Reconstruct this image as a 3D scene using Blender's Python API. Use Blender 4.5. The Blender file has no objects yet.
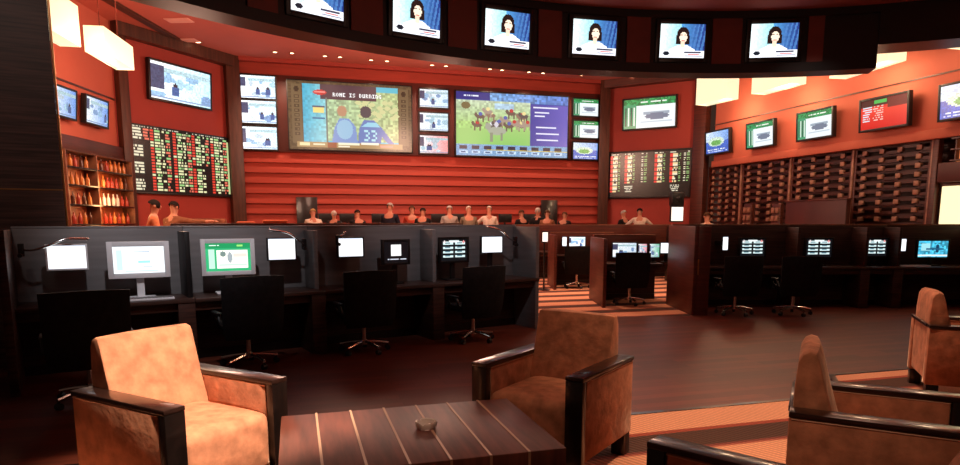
import bpy, bmesh, math, random
from mathutils import Vector, Matrix
random.seed(7)
SC = bpy.context.scene
COL = SC.collection
PI = math.pi
def rad(a): return a*PI/180

# ------------------------------------------------------------------ camera
F, CX, CY, EYE = 640.0, 480.0, 310.0, 1.4
YAW, PITCH = rad(16.1), rad(7.9)
cam_d = bpy.data.cameras.new('camera'); cam = bpy.data.objects.new('camera', cam_d); COL.objects.link(cam)
cam_d.sensor_width = 36; cam_d.lens = 36*F/960; cam_d.shift_y = (CY-232.5)/960
cam_d.clip_start = .05; cam_d.clip_end = 100
cam.location = (0, 0, EYE); cam.rotation_euler = (PI/2-PITCH, 0, -YAW)
SC.camera = cam
fw = Vector((math.sin(YAW)*math.cos(PITCH), math.cos(YAW)*math.cos(PITCH), -math.sin(PITCH)))
rt = Vector((math.cos(YAW), -math.sin(YAW), 0)); up = rt.cross(fw); EYEP = Vector((0, 0, EYE))
def ray(x, y): return fw + rt*((x-CX)/F) - up*((y-CY)/F)
def G(x, y, h):                       # where a sight line meets the height h
    d = ray(x, y); return EYEP + d*((h-EYE)/d.z)
def V(x, y, P0, n):                   # where a sight line meets a wall
    P0 = Vector(P0); n = Vector(n); d = ray(x, y); return EYEP + d*((P0-EYEP).dot(n)/d.dot(n))

# ------------------------------------------------------------------ materials
def lin(c):
    return tuple((v/12.92 if v <= .04045 else ((v+.055)/1.055)**2.4) for v in c)
def hexc(r, g, b): return lin((r/255, g/255, b/255))
def new_mat(name):
    m = bpy.data.materials.new(name); m.use_nodes = True
    nt = m.node_tree; b = nt.nodes['Principled BSDF']; return m, nt, b
def mat(name, col, rough=.5, metal=0, noise=0, scale=8, stretch=(1, 1, 1), bump=0, sheen=0, spec=.5, coat=0):
    m, nt, b = new_mat(name)
    b.inputs['Roughness'].default_value = rough; b.inputs['Metallic'].default_value = metal
    b.inputs['Specular IOR Level'].default_value = spec
    if sheen:
        b.inputs['Sheen Weight'].default_value = sheen; b.inputs['Sheen Roughness'].default_value = .2
        b.inputs['Sheen Tint'].default_value = (1, .75, .55, 1)
    if coat: b.inputs['Coat Weight'].default_value = coat
    b.inputs['Base Color'].default_value = (*col, 1)
    if noise or bump:
        tc = nt.nodes.new('ShaderNodeTexCoord'); mp = nt.nodes.new('ShaderNodeMapping')
        mp.inputs['Scale'].default_value = stretch
        nz = nt.nodes.new('ShaderNodeTexNoise'); nz.inputs['Scale'].default_value = scale; nz.inputs['Detail'].default_value = 5
        nt.links.new(tc.outputs['Object'], mp.inputs['Vector']); nt.links.new(mp.outputs['Vector'], nz.inputs['Vector'])
        if noise:
            cr = nt.nodes.new('ShaderNodeValToRGB')
            cr.color_ramp.elements[0].position = .32; cr.color_ramp.elements[1].position = .68
            cr.color_ramp.elements[0].color = (*[max(0, c*(1-noise)) for c in col], 1)
            cr.color_ramp.elements[1].color = (*[min(1, c*(1+noise)) for c in col], 1)
            nt.links.new(nz.outputs['Fac'], cr.inputs['Fac']); nt.links.new(cr.outputs['Color'], b.inputs['Base Color'])
        if bump:
            bp = nt.nodes.new('ShaderNodeBump'); bp.inputs['Strength'].default_value = bump; bp.inputs['Distance'].default_value = .02
            nt.links.new(nz.outputs['Fac'], bp.inputs['Height']); nt.links.new(bp.outputs['Normal'], b.inputs['Normal'])
    return m
def emit(name, col, s):
    m, nt, b = new_mat(name)
    b.inputs['Base Color'].default_value = (*[c*.5 for c in col], 1)
    b.inputs['Emission Color'].default_value = (*col, 1); b.inputs['Emission Strength'].default_value = s
    return m
def picture_mat(name, s):
    m, nt, b = new_mat(name)
    at = nt.nodes.new('ShaderNodeVertexColor'); at.layer_name = 'picture'
    b.inputs['Base Color'].default_value = (.01, .01, .01, 1); b.inputs['Roughness'].default_value = .25
    nt.links.new(at.outputs['Color'], b.inputs['Emission Color']); b.inputs['Emission Strength'].default_value = s
    return m
def wood_planks(name, c1, c2, rough, plank_w, axis_x=True):
    m, nt, b = new_mat(name)
    tc = nt.nodes.new('ShaderNodeTexCoord'); mp = nt.nodes.new('ShaderNodeMapping')
    if not axis_x: mp.inputs['Rotation'].default_value = (0, 0, PI/2)
    nt.links.new(tc.outputs['Object'], mp.inputs['Vector'])
    br = nt.nodes.new('ShaderNodeTexBrick')
    br.inputs['Color1'].default_value = (*c1, 1); br.inputs['Color2'].default_value = (*c2, 1)
    br.inputs['Mortar'].default_value = (*[c*.35 for c in c1], 1)
    br.inputs['Scale'].default_value = 1; br.inputs['Brick Width'].default_value = 1.3; br.inputs['Row Height'].default_value = plank_w
    br.inputs['Mortar Size'].default_value = .003; br.offset = .37
    nt.links.new(mp.outputs['Vector'], br.inputs['Vector'])
    m2 = nt.nodes.new('ShaderNodeMapping'); m2.inputs['Scale'].default_value = (1.2, 14, 1)
    nt.links.new(mp.outputs['Vector'], m2.inputs['Vector'])
    nz = nt.nodes.new('ShaderNodeTexNoise'); nz.inputs['Scale'].default_value = 4; nz.inputs['Detail'].default_value = 6
    nt.links.new(m2.outputs['Vector'], nz.inputs['Vector'])
    mx = nt.nodes.new('ShaderNodeMix'); mx.data_type = 'RGBA'; mx.blend_type = 'MULTIPLY'; mx.inputs['Factor'].default_value = .4
    cr = nt.nodes.new('ShaderNodeValToRGB'); cr.color_ramp.elements[0].position = .3; cr.color_ramp.elements[1].position = .7
    cr.color_ramp.elements[0].color = (.35, .35, .35, 1)
    nt.links.new(nz.outputs['Fac'], cr.inputs['Fac'])
    nt.links.new(br.outputs['Color'], mx.inputs['A']); nt.links.new(cr.outputs['Color'], mx.inputs['B'])
    nt.links.new(mx.outputs['Result'], b.inputs['Base Color'])
    b.inputs['Roughness'].default_value = rough; b.inputs['Specular IOR Level'].default_value = .35
    return m
def carpet_mat():
    m, nt, b = new_mat('striped_carpet'); L = nt.links.new; N = nt.nodes.new
    tc = N('ShaderNodeTexCoord'); sp = N('ShaderNodeSeparateXYZ'); L(tc.outputs['Object'], sp.inputs['Vector'])
    def mth(op, a, bv):
        n = N('ShaderNodeMath'); n.operation = op
        if hasattr(a, 'links'): L(a, n.inputs[0])
        else: n.inputs[0].default_value = a
        if hasattr(bv, 'links'): L(bv, n.inputs[1])
        else: n.inputs[1].default_value = bv
        return n.outputs[0]
    y = mth('SUBTRACT', 4.04, sp.outputs['Y'])
    fr = mth('FRACT', mth('DIVIDE', y, .77), 0)
    cr = N('ShaderNodeValToRGB'); r = cr.color_ramp; r.interpolation = 'CONSTANT'
    stops = [(0, (.72, .33, .185)), (.50, (.33, .06, .03)), (.57, (.075, .030, .017)), (.90, (.20, .045, .03)), (.94, (.40, .11, .065)), (.97, (.72, .33, .185))]
    r.elements[0].position = 0; r.elements[0].color = (*stops[0][1], 1); r.elements[1].position = .5; r.elements[1].color = (*stops[1][1], 1)
    for p, c in stops[2:]:
        e = r.elements.new(p); e.color = (*c, 1)
    L(fr, cr.inputs['Fac'])
    # fine ribs running across each stripe
    rib = mth('SINE', mth('MULTIPLY', mth('ADD', sp.outputs['X'], mth('MULTIPLY', sp.outputs['Y'], .5)), 150), 0)
    r2 = N('ShaderNodeMapRange'); r2.inputs['From Min'].default_value = -1; r2.inputs['From Max'].default_value = 1
    r2.inputs['To Min'].default_value = .72; r2.inputs['To Max'].default_value = 1.1; L(rib, r2.inputs['Value'])
    nz = N('ShaderNodeTexNoise'); nz.inputs['Scale'].default_value = 60; L(tc.outputs['Object'], nz.inputs['Vector'])
    k = mth('MULTIPLY', r2.outputs['Result'], mth('ADD', mth('MULTIPLY', nz.outputs['Fac'], .5), .75))
    mx = N('ShaderNodeMix'); mx.data_type = 'RGBA'; mx.blend_type = 'MULTIPLY'; mx.inputs['Factor'].default_value = 1
    cb = N('ShaderNodeCombineColor'); [L(k, cb.inputs[i]) for i in range(3)]
    L(cr.outputs['Color'], mx.inputs['A']); L(cb.outputs['Color'], mx.inputs['B']); L(mx.outputs['Result'], b.inputs['Base Color'])
    b.inputs['Roughness'].default_value = .95
    bp = N('ShaderNodeBump'); bp.inputs['Strength'].default_value = .3; bp.inputs['Distance'].default_value = .01
    L(rib, bp.inputs['Height']); L(bp.outputs['Normal'], b.inputs['Normal'])
    return m
M = dict(
    red=mat('red_paint', (.37, .055, .042), .6, noise=.06, scale=1.5, spec=.25),
    red_slat=mat('red_slat_paint', (.36, .048, .030), .55, noise=.12, scale=2, stretch=(.4, 1, 6), spec=.25),
    orange=mat('terracotta_paint', (.57, .145, .095), .7, noise=.05, scale=1.2, spec=.2),
    ceil=mat('red_ceiling_paint', (.52, .13, .095), .8, noise=.05, scale=1, spec=.2),
    maroon=mat('maroon_panel', (.085, .013, .009), .5, noise=.15, scale=3, stretch=(1, 1, .3)),
    brown=mat('brown_wood', (.075, .024, .013), .45, noise=.35, scale=3, stretch=(6, 6, .6)),
    dark=mat('dark_wood', (.046, .020, .015), .5, noise=.5, scale=3, stretch=(.6, .6, 14), spec=.25),
    post=mat('walnut_post', (.050, .018, .012), .4, noise=.6, scale=4, stretch=(.6, .6, 12)),
    redwood=mat('red_brown_wood', (.095, .022, .013), .4, noise=.3, scale=4, stretch=(.5, .5, 8)),
    espresso=mat('espresso_wood', (.007, .004, .0035), .28, noise=.35, scale=5, stretch=(4, 4, 4), coat=.3),
    rail=mat('espresso_rail', (.020, .008, .006), .30, noise=.35, scale=5, stretch=(6, .5, 6), coat=.4),
    table=mat('mahogany_plank', (.10, .026, .016), .46, noise=.4, scale=3, stretch=(9, 1, 1)),
    piping=mat('pale_piping', (.60, .34, .22), .7),
    inlay=mat('pale_inlay', (.38, .22, .14), .45),
    velvet=mat('copper_velvet', (.50, .205, .115), .85, noise=.26, scale=13, bump=.3, sheen=.6, spec=.15),
    velvet_dk=mat('brown_velvet', (.22, .085, .048), .9, noise=.75, scale=9, bump=.3, sheen=.35, spec=.12),
    black=mat('black_plastic', (.008, .008, .009), .4),
    fabric=mat('black_chair_fabric', (.010, .009, .010), .75, noise=.3, scale=20, bump=.1, spec=.2),
    chrome=mat('chrome', (.75, .73, .70), .18, 1),
    white=mat('pale_grey_plastic', (.80, .81, .84), .4),
    laminate=mat('slate_laminate', (.18, .172, .175), .42, noise=.12, scale=3, stretch=(.5, .5, 6)),
    desk=mat('dark_desktop', (.055, .028, .022), .32, noise=.4, scale=4, stretch=(.6, 6, 6)),
    cap=mat('warm_wood_cap', (.20, .075, .038), .4, noise=.3, scale=5),
    floorwood=wood_planks('dark_red_plank_floor', (.165, .036, .019), (.09, .022, .012),   .42, .12),
    carpet=carpet_mat(),
    brass=mat('brass', (.55, .28, .12), .3, 1),
    lattice=mat('lattice_wood', (.065, .014, .009), .45, noise=.3, scale=6),
    block=mat('lattice_block_wood', (.34, .17, .115), .5, noise=.3, scale=9),
    skin=mat('skin', (.60, .27, .17), .55), 
    grille=mat('grille_paint', (.75, .38, .32), .6),
    shade=emit('lamp_shade_glow', (1.0, .86, .56), 1.0),
    shade_bottom=emit('lamp_diffuser_glow', (1.0, .84, .55), .95),
    bulb=emit('downlight_glow', (1.0, .62, .36), 9),
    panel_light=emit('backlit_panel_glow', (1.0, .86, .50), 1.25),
    white_glow=emit('white_sign_glow', (1.0, .93, .82), 1.3),
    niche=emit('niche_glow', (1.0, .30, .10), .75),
    pic=picture_mat('screen_picture', 1.15), pic_hot=picture_mat('bright_screen_picture', 1.5), led=picture_mat('odds_board_leds', 1.0),
)
def glass_mat(name, col, rough=.02):
    m, nt, b = new_mat(name)
    b.inputs['Base Color'].default_value = (*col, 1); b.inputs['Transmission Weight'].default_value = 1
    b.inputs['Roughness'].default_value = rough; b.inputs['IOR'].default_value = 1.45
    return m
M['glass'] = glass_mat('clear_glass', (1, .90, .84), .1); M['glass'].node_tree.nodes['Principled BSDF'].inputs['Transmission Weight'].default_value = .55
def cloth(name, c): return mat('cloth_'+name, c, .85, noise=.15, scale=12, spec=.2)

# ------------------------------------------------------------------ mesh helpers
def put(bm, verts, faces, mi=0, smooth=False):
    vs = [bm.verts.new(v) for v in verts]
    for f in faces:
        try:
            fc = bm.faces.new([vs[i] for i in f]); fc.material_index = mi; fc.smooth = smooth
        except ValueError: pass
    return vs
def box(bm, c, s, rz=0, bev=0, seg=2, mi=0, rx=0, ry=0, taper=None):
    t = bmesh.new(); bmesh.ops.create_cube(t, size=1)
    for v in t.verts:
        if taper and v.co.z > 0: v.co.x *= taper[0]; v.co.y *= taper[1]
        v.co = Vector((v.co.x*s[0], v.co.y*s[1], v.co.z*s[2]))
    if bev: bmesh.ops.bevel(t, geom=t.edges[:], offset=bev, segments=seg, profile=.5, affect='EDGES')
    Mx = Matrix.Translation(c) @ Matrix.Rotation(rz, 4, 'Z') @ Matrix.Rotation(ry, 4, 'Y') @ Matrix.Rotation(rx, 4, 'X')
    add(bm, t, Mx, mi, bool(bev))
def add(bm, t, Mx, mi=0, smooth=True):
    t.verts.ensure_lookup_table(); t.verts.index_update()
    vs = [bm.verts.new(Mx @ v.co) for v in t.verts]
    for f in t.faces:
        fc = bm.faces.new([vs[v.index] for v in f.verts]); fc.material_index = mi; fc.smooth = smooth
    t.free()
def cyl(bm, p0, p1, r0, r1=None, seg=12, mi=0):
    r1 = r0 if r1 is None else r1
    p0, p1 = Vector(p0), Vector(p1); d = (p1-p0)
    q = d.to_track_quat('Z', 'Y').to_matrix()
    vs = []
    for p, r in ((p0, r0), (p1, r1)):
        for k in range(seg):
            a = 2*PI*k/seg; vs.append(p + q @ Vector((r*math.cos(a), r*math.sin(a), 0)))
    fs = [(k, (k+1) % seg, seg+(k+1) % seg, seg+k) for k in range(seg)] + [tuple(range(seg))[::-1], tuple(range(seg, 2*seg))]
    put(bm, vs, fs, mi, True)
def tube(bm, pts, r, seg=8, mi=0, smooth_n=4):
    pts = [Vector(p) for p in pts]
    if smooth_n > 1 and len(pts) > 2:                       # Catmull-Rom
        out = []
        for i in range(len(pts)-1):
            a = pts[max(i-1, 0)]; b = pts[i]; c = pts[i+1]; d = pts[min(i+2, len(pts)-1)]
            for k in range(smooth_n):
                t = k/smooth_n
                out.append(.5*((2*b)+(-a+c)*t+(2*a-5*b+4*c-d)*t*t+(-a+3*b-3*c+d)*t**3))
        pts = out+[pts[-1]]
    rings = []
    for i, p in enumerate(pts):
        d = (pts[min(i+1, len(pts)-1)]-pts[max(i-1, 0)]).normalized()
        q = d.to_track_quat('Z', 'Y').to_matrix()
        rings.append([p+q @ Vector((r*math.cos(2*PI*k/seg), r*math.sin(2*PI*k/seg), 0)) for k in range(seg)])
    vs = [v for rg in rings for v in rg]
    fs = [(i*seg+k, i*seg+(k+1) % seg, (i+1)*seg+(k+1) % seg, (i+1)*seg+k) for i in range(len(rings)-1) for k in range(seg)]
    fs += [tuple(range(seg))[::-1], tuple(range(len(vs)-seg, len(vs)))]
    put(bm, vs, fs, mi, True)
def prism(bm, poly, z0, z1, mi=0):
    n = len(poly); vs = [(x, y, z0) for x, y in poly]+[(x, y, z1) for x, y in poly]
    put(bm, vs, [tuple(range(n))[::-1], tuple(range(n, 2*n))]+[(k, (k+1) % n, n+(k+1) % n, n+k) for k in range(n)], mi)
def profile_x(bm, prof, x0, x1, mi=0, smooth=False):         # (y,z) profile pulled along x
    n = len(prof); vs = [(x0, y, z) for y, z in prof]+[(x1, y, z) for y, z in prof]
    put(bm, vs, [tuple(range(n)), tuple(range(n, 2*n))[::-1]]+[(k, n+k, n+(k+1) % n, (k+1) % n) for k in range(n)], mi, smooth)
def sphere(bm, c, r, mi=0, sx=1, sy=1, sz=1, u=12, v=8):
    t = bmesh.new(); bmesh.ops.create_uvsphere(t, u_segments=u, v_segments=v, radius=r)
    add(bm, t, Matrix.Translation(c) @ Matrix.Diagonal((sx, sy, sz, 1)), mi)
def lathe(bm, prof, c=(0, 0, 0), seg=20, mi=0):
    vs = []; n = len(prof)
    for k in range(seg):
        a = 2*PI*k/seg
        for r, z in prof: vs.append((c[0]+r*math.cos(a), c[1]+r*math.sin(a), c[2]+z))
    fs = [(k*n+i, ((k+1) % seg)*n+i, ((k+1) % seg)*n+i+1, k*n+i+1) for k in range(seg) for i in range(n-1)]
    put(bm, vs, fs, mi, True)
def to_mesh(name, bm, mats, angle=40):
    bmesh.ops.remove_doubles(bm, verts=bm.verts[:], dist=1e-5)
    bmesh.ops.recalc_face_normals(bm, faces=bm.faces[:])
    me = bpy.data.meshes.new(name); bm.to_mesh(me); bm.free()
    for m in (mats if isinstance(mats, (list, tuple)) else [mats]): me.materials.append(m)
    me.set_sharp_from_angle(angle=rad(angle))
    return me
def obj(name, bm, mats, parent=None, loc=None, rot=None):
    me = to_mesh(name, bm, mats) if isinstance(bm, bmesh.types.BMesh) else bm
    o = bpy.data.objects.new(name, me); COL.objects.link(o)
    if parent: o.parent = parent
    if loc is not None: o.location = loc
    if rot is not None: o.rotation_euler = rot
    return o
def BM(): return bmesh.new()
def tag(o, label, cat, group=None):
    o['label'] = label; o['category'] = cat
    if group: o['group'] = group
    return o
def thing(name, label, cat, loc=(0, 0, 0), rz=0, group=None, rx=0):
    o = bpy.data.objects.new(name, None); COL.objects.link(o); o.empty_display_size = .1
    o.location = loc; o.rotation_euler = (rx, 0, rz)
    return tag(o, label, cat, group)
def struct(name, bm, mats, loc=None, rot=None):
    o = obj(name, bm, mats, None, loc, rot); o['kind'] = 'structure'; return o
def copy_tree(o, parent=None):
    c = o.copy(); COL.objects.link(c); c.parent = parent
    for ch in list(o.children): copy_tree(ch, c)
    return c
ORD = ['first', 'second', 'third', 'fourth', 'fifth', 'sixth', 'seventh', 'eighth', 'ninth', 'tenth']

# ------------------------------------------------------------------ screen pictures
FONT = {'A': '010101111101101', 'B': '110101110101110', 'C': '011100100100011', 'D': '110101101101110', 'E': '111100110100111', 'F': '111100110100100',
        'G': '011100101101011', 'H': '101101111101101', 'I': '111010010010111', 'M': '101111111101101', 'N': '110101101101101', 'O': '010101101101010',
        'R': '110101110101101', 'S': '011100010001110', 'U': '101101101101111', '3': '110001010001110', '6': '011100110101010', ' ': '0'*15}
class Canvas:
    def __init__(s, w, h, bg=(0, 0, 0)): s.w, s.h = w, h; s.p = [[bg]*w for _ in range(h)]
    def set(s, x, y, c):
        if 0 <= x < s.w and 0 <= y < s.h: s.p[y][x] = c
    def rect(s, x0, y0, x1, y1, c):
        for y in range(int(y0), int(y1)):
            for x in range(int(x0), int(x1)): s.set(x, y, c)
    def ell(s, cx, cy, rx, ry, c):
        for y in range(int(cy-ry), int(cy+ry)+1):
            for x in range(int(cx-rx), int(cx+rx)+1):
                if ((x-cx)/rx)**2+((y-cy)/ry)**2 <= 1: s.set(x, y, c)
    def grad(s, x0, y0, x1, y1, a, b, vert=False):
        for y in range(int(y0), int(y1)):
            for x in range(int(x0), int(x1)):
                t = (y-y0)/max(1, y1-y0-1) if vert else (x-x0)/max(1, x1-x0-1)
                s.set(x, y, tuple(a[i]+(b[i]-a[i])*t for i in range(3)))
    def poly(s, pts, c):
        for y in range(s.h):
            xs = []
            for (xa, ya), (xb, yb) in zip(pts, pts[1:]+pts[:1]):
                if (ya <= y) != (yb <= y): xs.append(xa+(y-ya)/(yb-ya)*(xb-xa))
            xs.sort()
            for a, b in zip(xs[::2], xs[1::2]):
                for x in range(int(round(a)), int(round(b))): s.set(x, y, c)
    def noise(s, x0, y0, x1, y1, amt, seed=1, cell=1):
        r = random.Random(seed)
        for y in range(int(y0), int(y1), cell):
            for x in range(int(x0), int(x1), cell):
                k = 1+r.uniform(-amt, amt)
                for yy in range(y, min(y+cell, int(y1))):
                    for xx in range(x, min(x+cell, int(x1))): s.set(xx, yy, tuple(min(1, v*k) for v in s.p[yy][xx]))
    def text(s, x, y, t, c, vert=False):
        for ch in t:
            g = FONT[ch]
            for i in range(15):
                if g[i] == '1': s.set(x+i % 3, y+i//3, c)
            if vert: y += 7
            else: x += 4
    def dashes(s, x0, y0, x1, c, seed=1, dens=.75, h=1):
        r = random.Random(seed)
        for x in range(int(x0), int(x1)):
            if r.random() < dens:
                for k in range(h): s.set(x, y0+k, c)
    def mesh(s, name, W, H, m):
        vs, fs, cs = [], [], []
        px, pz = W/s.w, H/s.h
        for y in range(s.h):
            x = 0
            while x < s.w:
                x1 = x+1
                while x1 < s.w and s.p[y][x1] == s.p[y][x]: x1 += 1
                b = len(vs); z1 = H/2-y*pz; z0 = z1-pz
                vs += [(-W/2+x*px, 0, z0), (-W/2+x1*px, 0, z0), (-W/2+x1*px, 0, z1), (-W/2+x*px, 0, z1)]
                fs.append((b, b+1, b+2, b+3)); cs.append(lin(s.p[y][x])); x = x1
        me = bpy.data.meshes.new(name); me.from_pydata(vs, [], fs)
        ca = me.color_attributes.new('picture', 'FLOAT_COLOR', 'CORNER')
        buf = []
        for c in cs: buf += [c[0], c[1], c[2], 1]*4
        ca.data.foreach_set('color', buf)
        me.materials.append(m); return me
def c8(*a): return tuple(v/255 for v in a)
def pic_woman():
    c = Canvas(56, 42); c.grad(0, 0, 26, 42, c8(232, 246, 248), c8(150, 205, 215)); c.grad(26, 0, 56, 42, c8(80, 150, 205), c8(35, 55, 120))
    for k in range(5): c.poly([(34+k*5, 42), (37+k*5, 42), (44+k*5, 0), (42+k*5, 0)], c8(70, 115, 175))
    c.noise(0, 0, 56, 42, .06, 3, 2)
    c.ell(28, 14, 8, 11, c8(35, 22, 20)); c.rect(20, 14, 37, 25, c8(35, 22, 20))
    c.ell(28.5, 16, 4.6, 7, c8(250, 225, 200)); c.rect(26, 20, 31, 27, c8(240, 205, 180))
    c.rect(25, 13, 28, 14, c8(70, 40, 35)); c.rect(30, 13, 32, 14, c8(70, 40, 35)); c.rect(27, 20, 31, 21, c8(190, 80, 80))
    c.poly([(8, 42), (12, 31), (22, 26), (35, 26), (44, 31), (48, 42)], c8(250, 250, 255)); c.rect(26, 25, 31, 29, c8(245, 215, 190))
    c.rect(0, 33, 56, 42, c8(240, 243, 250)); c.ell(8, 36, 4, 2.4, c8(25, 30, 40))
    c.rect(31, 34, 52, 36, c8(60, 60, 80)); c.rect(36, 37, 50, 38, c8(200, 60, 50)); c.rect(32, 39, 54, 40, c8(120, 120, 150))
    return c
def pic_cards(seed, base=(205, 232, 250)):
    r = random.Random(seed); w, h = 42, 25; c = Canvas(w, h, c8(*base)); c.grad(0, 0, w, h, c8(245, 250, 255), c8(*base))
    def mixc(k, cc): return tuple(cc[i]*k+.9*(1-k) for i in range(3))
    for q in range(9):
        x, y = r.randint(4, w-3), r.randint(6, h-4); cc = r.choice([c8(120, 165, 205), c8(150, 195, 215), c8(170, 190, 205), c8(205, 225, 235), c8(95, 130, 180)])
        c.ell(x, y, r.uniform(2, 6), r.uniform(1.5, 4), mixc(.8, cc))
    c.rect(0, 2, r.randint(4, 9), r.randint(12, 18), c8(70, 72, 98)); c.rect(9, 3, w, 6, mixc(.7, c8(140, 180, 190)))
    for q in range(r.randint(1, 3)):
        x = r.randint(10, w-5); c.ell(x, h*.55, 1.4, 1.8, c8(60, 50, 60)); c.rect(x-2, h*.6, x+3, h*.85, c8(70, 90, 140))
    c.noise(0, 0, w, h, .10, seed, 1); c.rect(0, h-2, w, h-1, c8(130, 150, 185)); return c
def pic_track(seed):
    c = Canvas(36, 22, c8(30, 110, 70)); c.rect(0, 0, 36, 5, c8(40, 135, 75)); c.noise(0, 0, 36, 5, .3, seed)
    c.rect(0, 5, 36, 22, c8(232, 240, 244)); c.rect(0, 4, 9, 22, c8(60, 150, 105))
    for k in range(4): c.rect(1+k*2, 6, 2+k*2, 20, c8(225, 235, 225) if k % 2 else c8(40, 70, 60))
    c.rect(14, 10, 32, 12, c8(150, 165, 180)); c.ell(23, 13, 8, 2.5, c8(110, 120, 140)); c.rect(12, 17, 34, 18, c8(190, 205, 215))
    c.dashes(12, 2, 30, c8(230, 240, 230), seed); return c
def pic_field(seed):
    c = Canvas(32, 22, c8(150, 190, 235)); c.grad(0, 0, 32, 10, c8(215, 232, 250), c8(120, 160, 225)); c.rect(0, 10, 32, 22, c8(70, 100, 190))
    c.ell(14, 10, 11, 5, c8(205, 225, 205)); c.ell(14, 11, 7, 3, c8(110, 170, 90)); c.dashes(2, 18, 30, c8(230, 240, 250), seed); c.dashes(2, 20, 30, c8(200, 215, 250), seed+1)
    c.noise(0, 0, 32, 22, .12, seed); return c
def pic_redlist():
    c = Canvas(44, 26, c8(225, 45, 32)); c.grad(0, 8, 44, 26, c8(235, 60, 40), c8(205, 25, 20), True); c.rect(0, 0, 44, 6, c8(70, 20, 18)); c.rect(26, 0, 44, 9, c8(110, 22, 18))
    c.rect(13, 1, 25, 4, c8(70, 180, 80))
    for k in range(7): c.dashes(2, 6+k*2, 11 if k < 3 else 9, c8(215, 225, 235), k, .9); c.dashes(12, 6+k*2, 22, c8(235, 190, 180), 20+k, .7)
    return c
def pic_white(w=24, h=18): 
    c = Canvas(w, h, c8(252, 253, 255)); c.rect(0, 0, w, 1, c8(215, 225, 240)); c.rect(0, h-1, w, h, c8(225, 230, 240)); return c
def pic_form():
    c = Canvas(46, 32, c8(232, 243, 248)); c.rect(12, 2, 38, 28, c8(246, 251, 253)); c.rect(3, 4, 8, 28, c8(190, 215, 228))
    c.rect(18, 6, 33, 7, c8(130, 150, 170)); c.rect(22, 17, 33, 20, c8(150, 215, 225)); c.rect(10, 29, 40, 30, c8(170, 195, 215)); c.rect(26, 24, 35, 25, c8(170, 180, 195)); return c
def pic_green():
    c = Canvas(46, 32, c8(48, 165, 110)); c.rect(0, 0, 46, 6, c8(30, 140, 85)); c.rect(3, 7, 9, 29, c8(180, 225, 200)); c.rect(11, 8, 43, 29, c8(238, 238, 228))
    c.ell(17, 12, 3, 3, c8(110, 130, 125)); c.ell(24, 16, 2.5, 6, c8(150, 160, 165)); c.rect(28, 12, 42, 16, c8(225, 205, 195)); c.rect(13, 24, 42, 26, c8(190, 220, 200))
    c.rect(32, 2, 38, 4, c8(150, 220, 110)); c.dashes(4, 2, 14, c8(220, 235, 225), 3); return c
def pic_grid(seed):
    c = Canvas(26, 20, c8(15, 18, 22)); r = random.Random(seed)
    for i in range(2):
        for j in range(4):
            c.rect(2+i*12, 2+j*4+(1 if j else 0), 12+i*12, 5+j*4, c8(215, 238, 240)); c.rect(4+i*12, 3+j*4, 9+i*12, 4+j*4, c8(90, 130, 145))
    c.rect(8, 1, 18, 3, c8(240, 248, 250)); c.ell(3, 2, 1.5, 1.2, c8(245, 235, 235)); c.ell(22, 2, 1.5, 1.2, c8(235, 150, 150)); return c
def pic_keypad():
    c = Canvas(28, 22, c8(12, 12, 16)); c.rect(8, 3, 20, 15, c8(255, 255, 255)); c.dashes(2, 18, 26, c8(220, 225, 240), 2, .8); return c
def pic_blue():
    c = Canvas(30, 20, c8(70, 175, 210)); c.noise(0, 0, 30, 20, .3, 5, 2); c.rect(3, 3, 12, 12, c8(160, 225, 235)); c.ell(19, 9, 2, 5, c8(25, 60, 90)); c.rect(8, 9, 26, 11, c8(35, 90, 125)); c.rect(0, 17, 30, 19, c8(230, 245, 250)); return c
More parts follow.
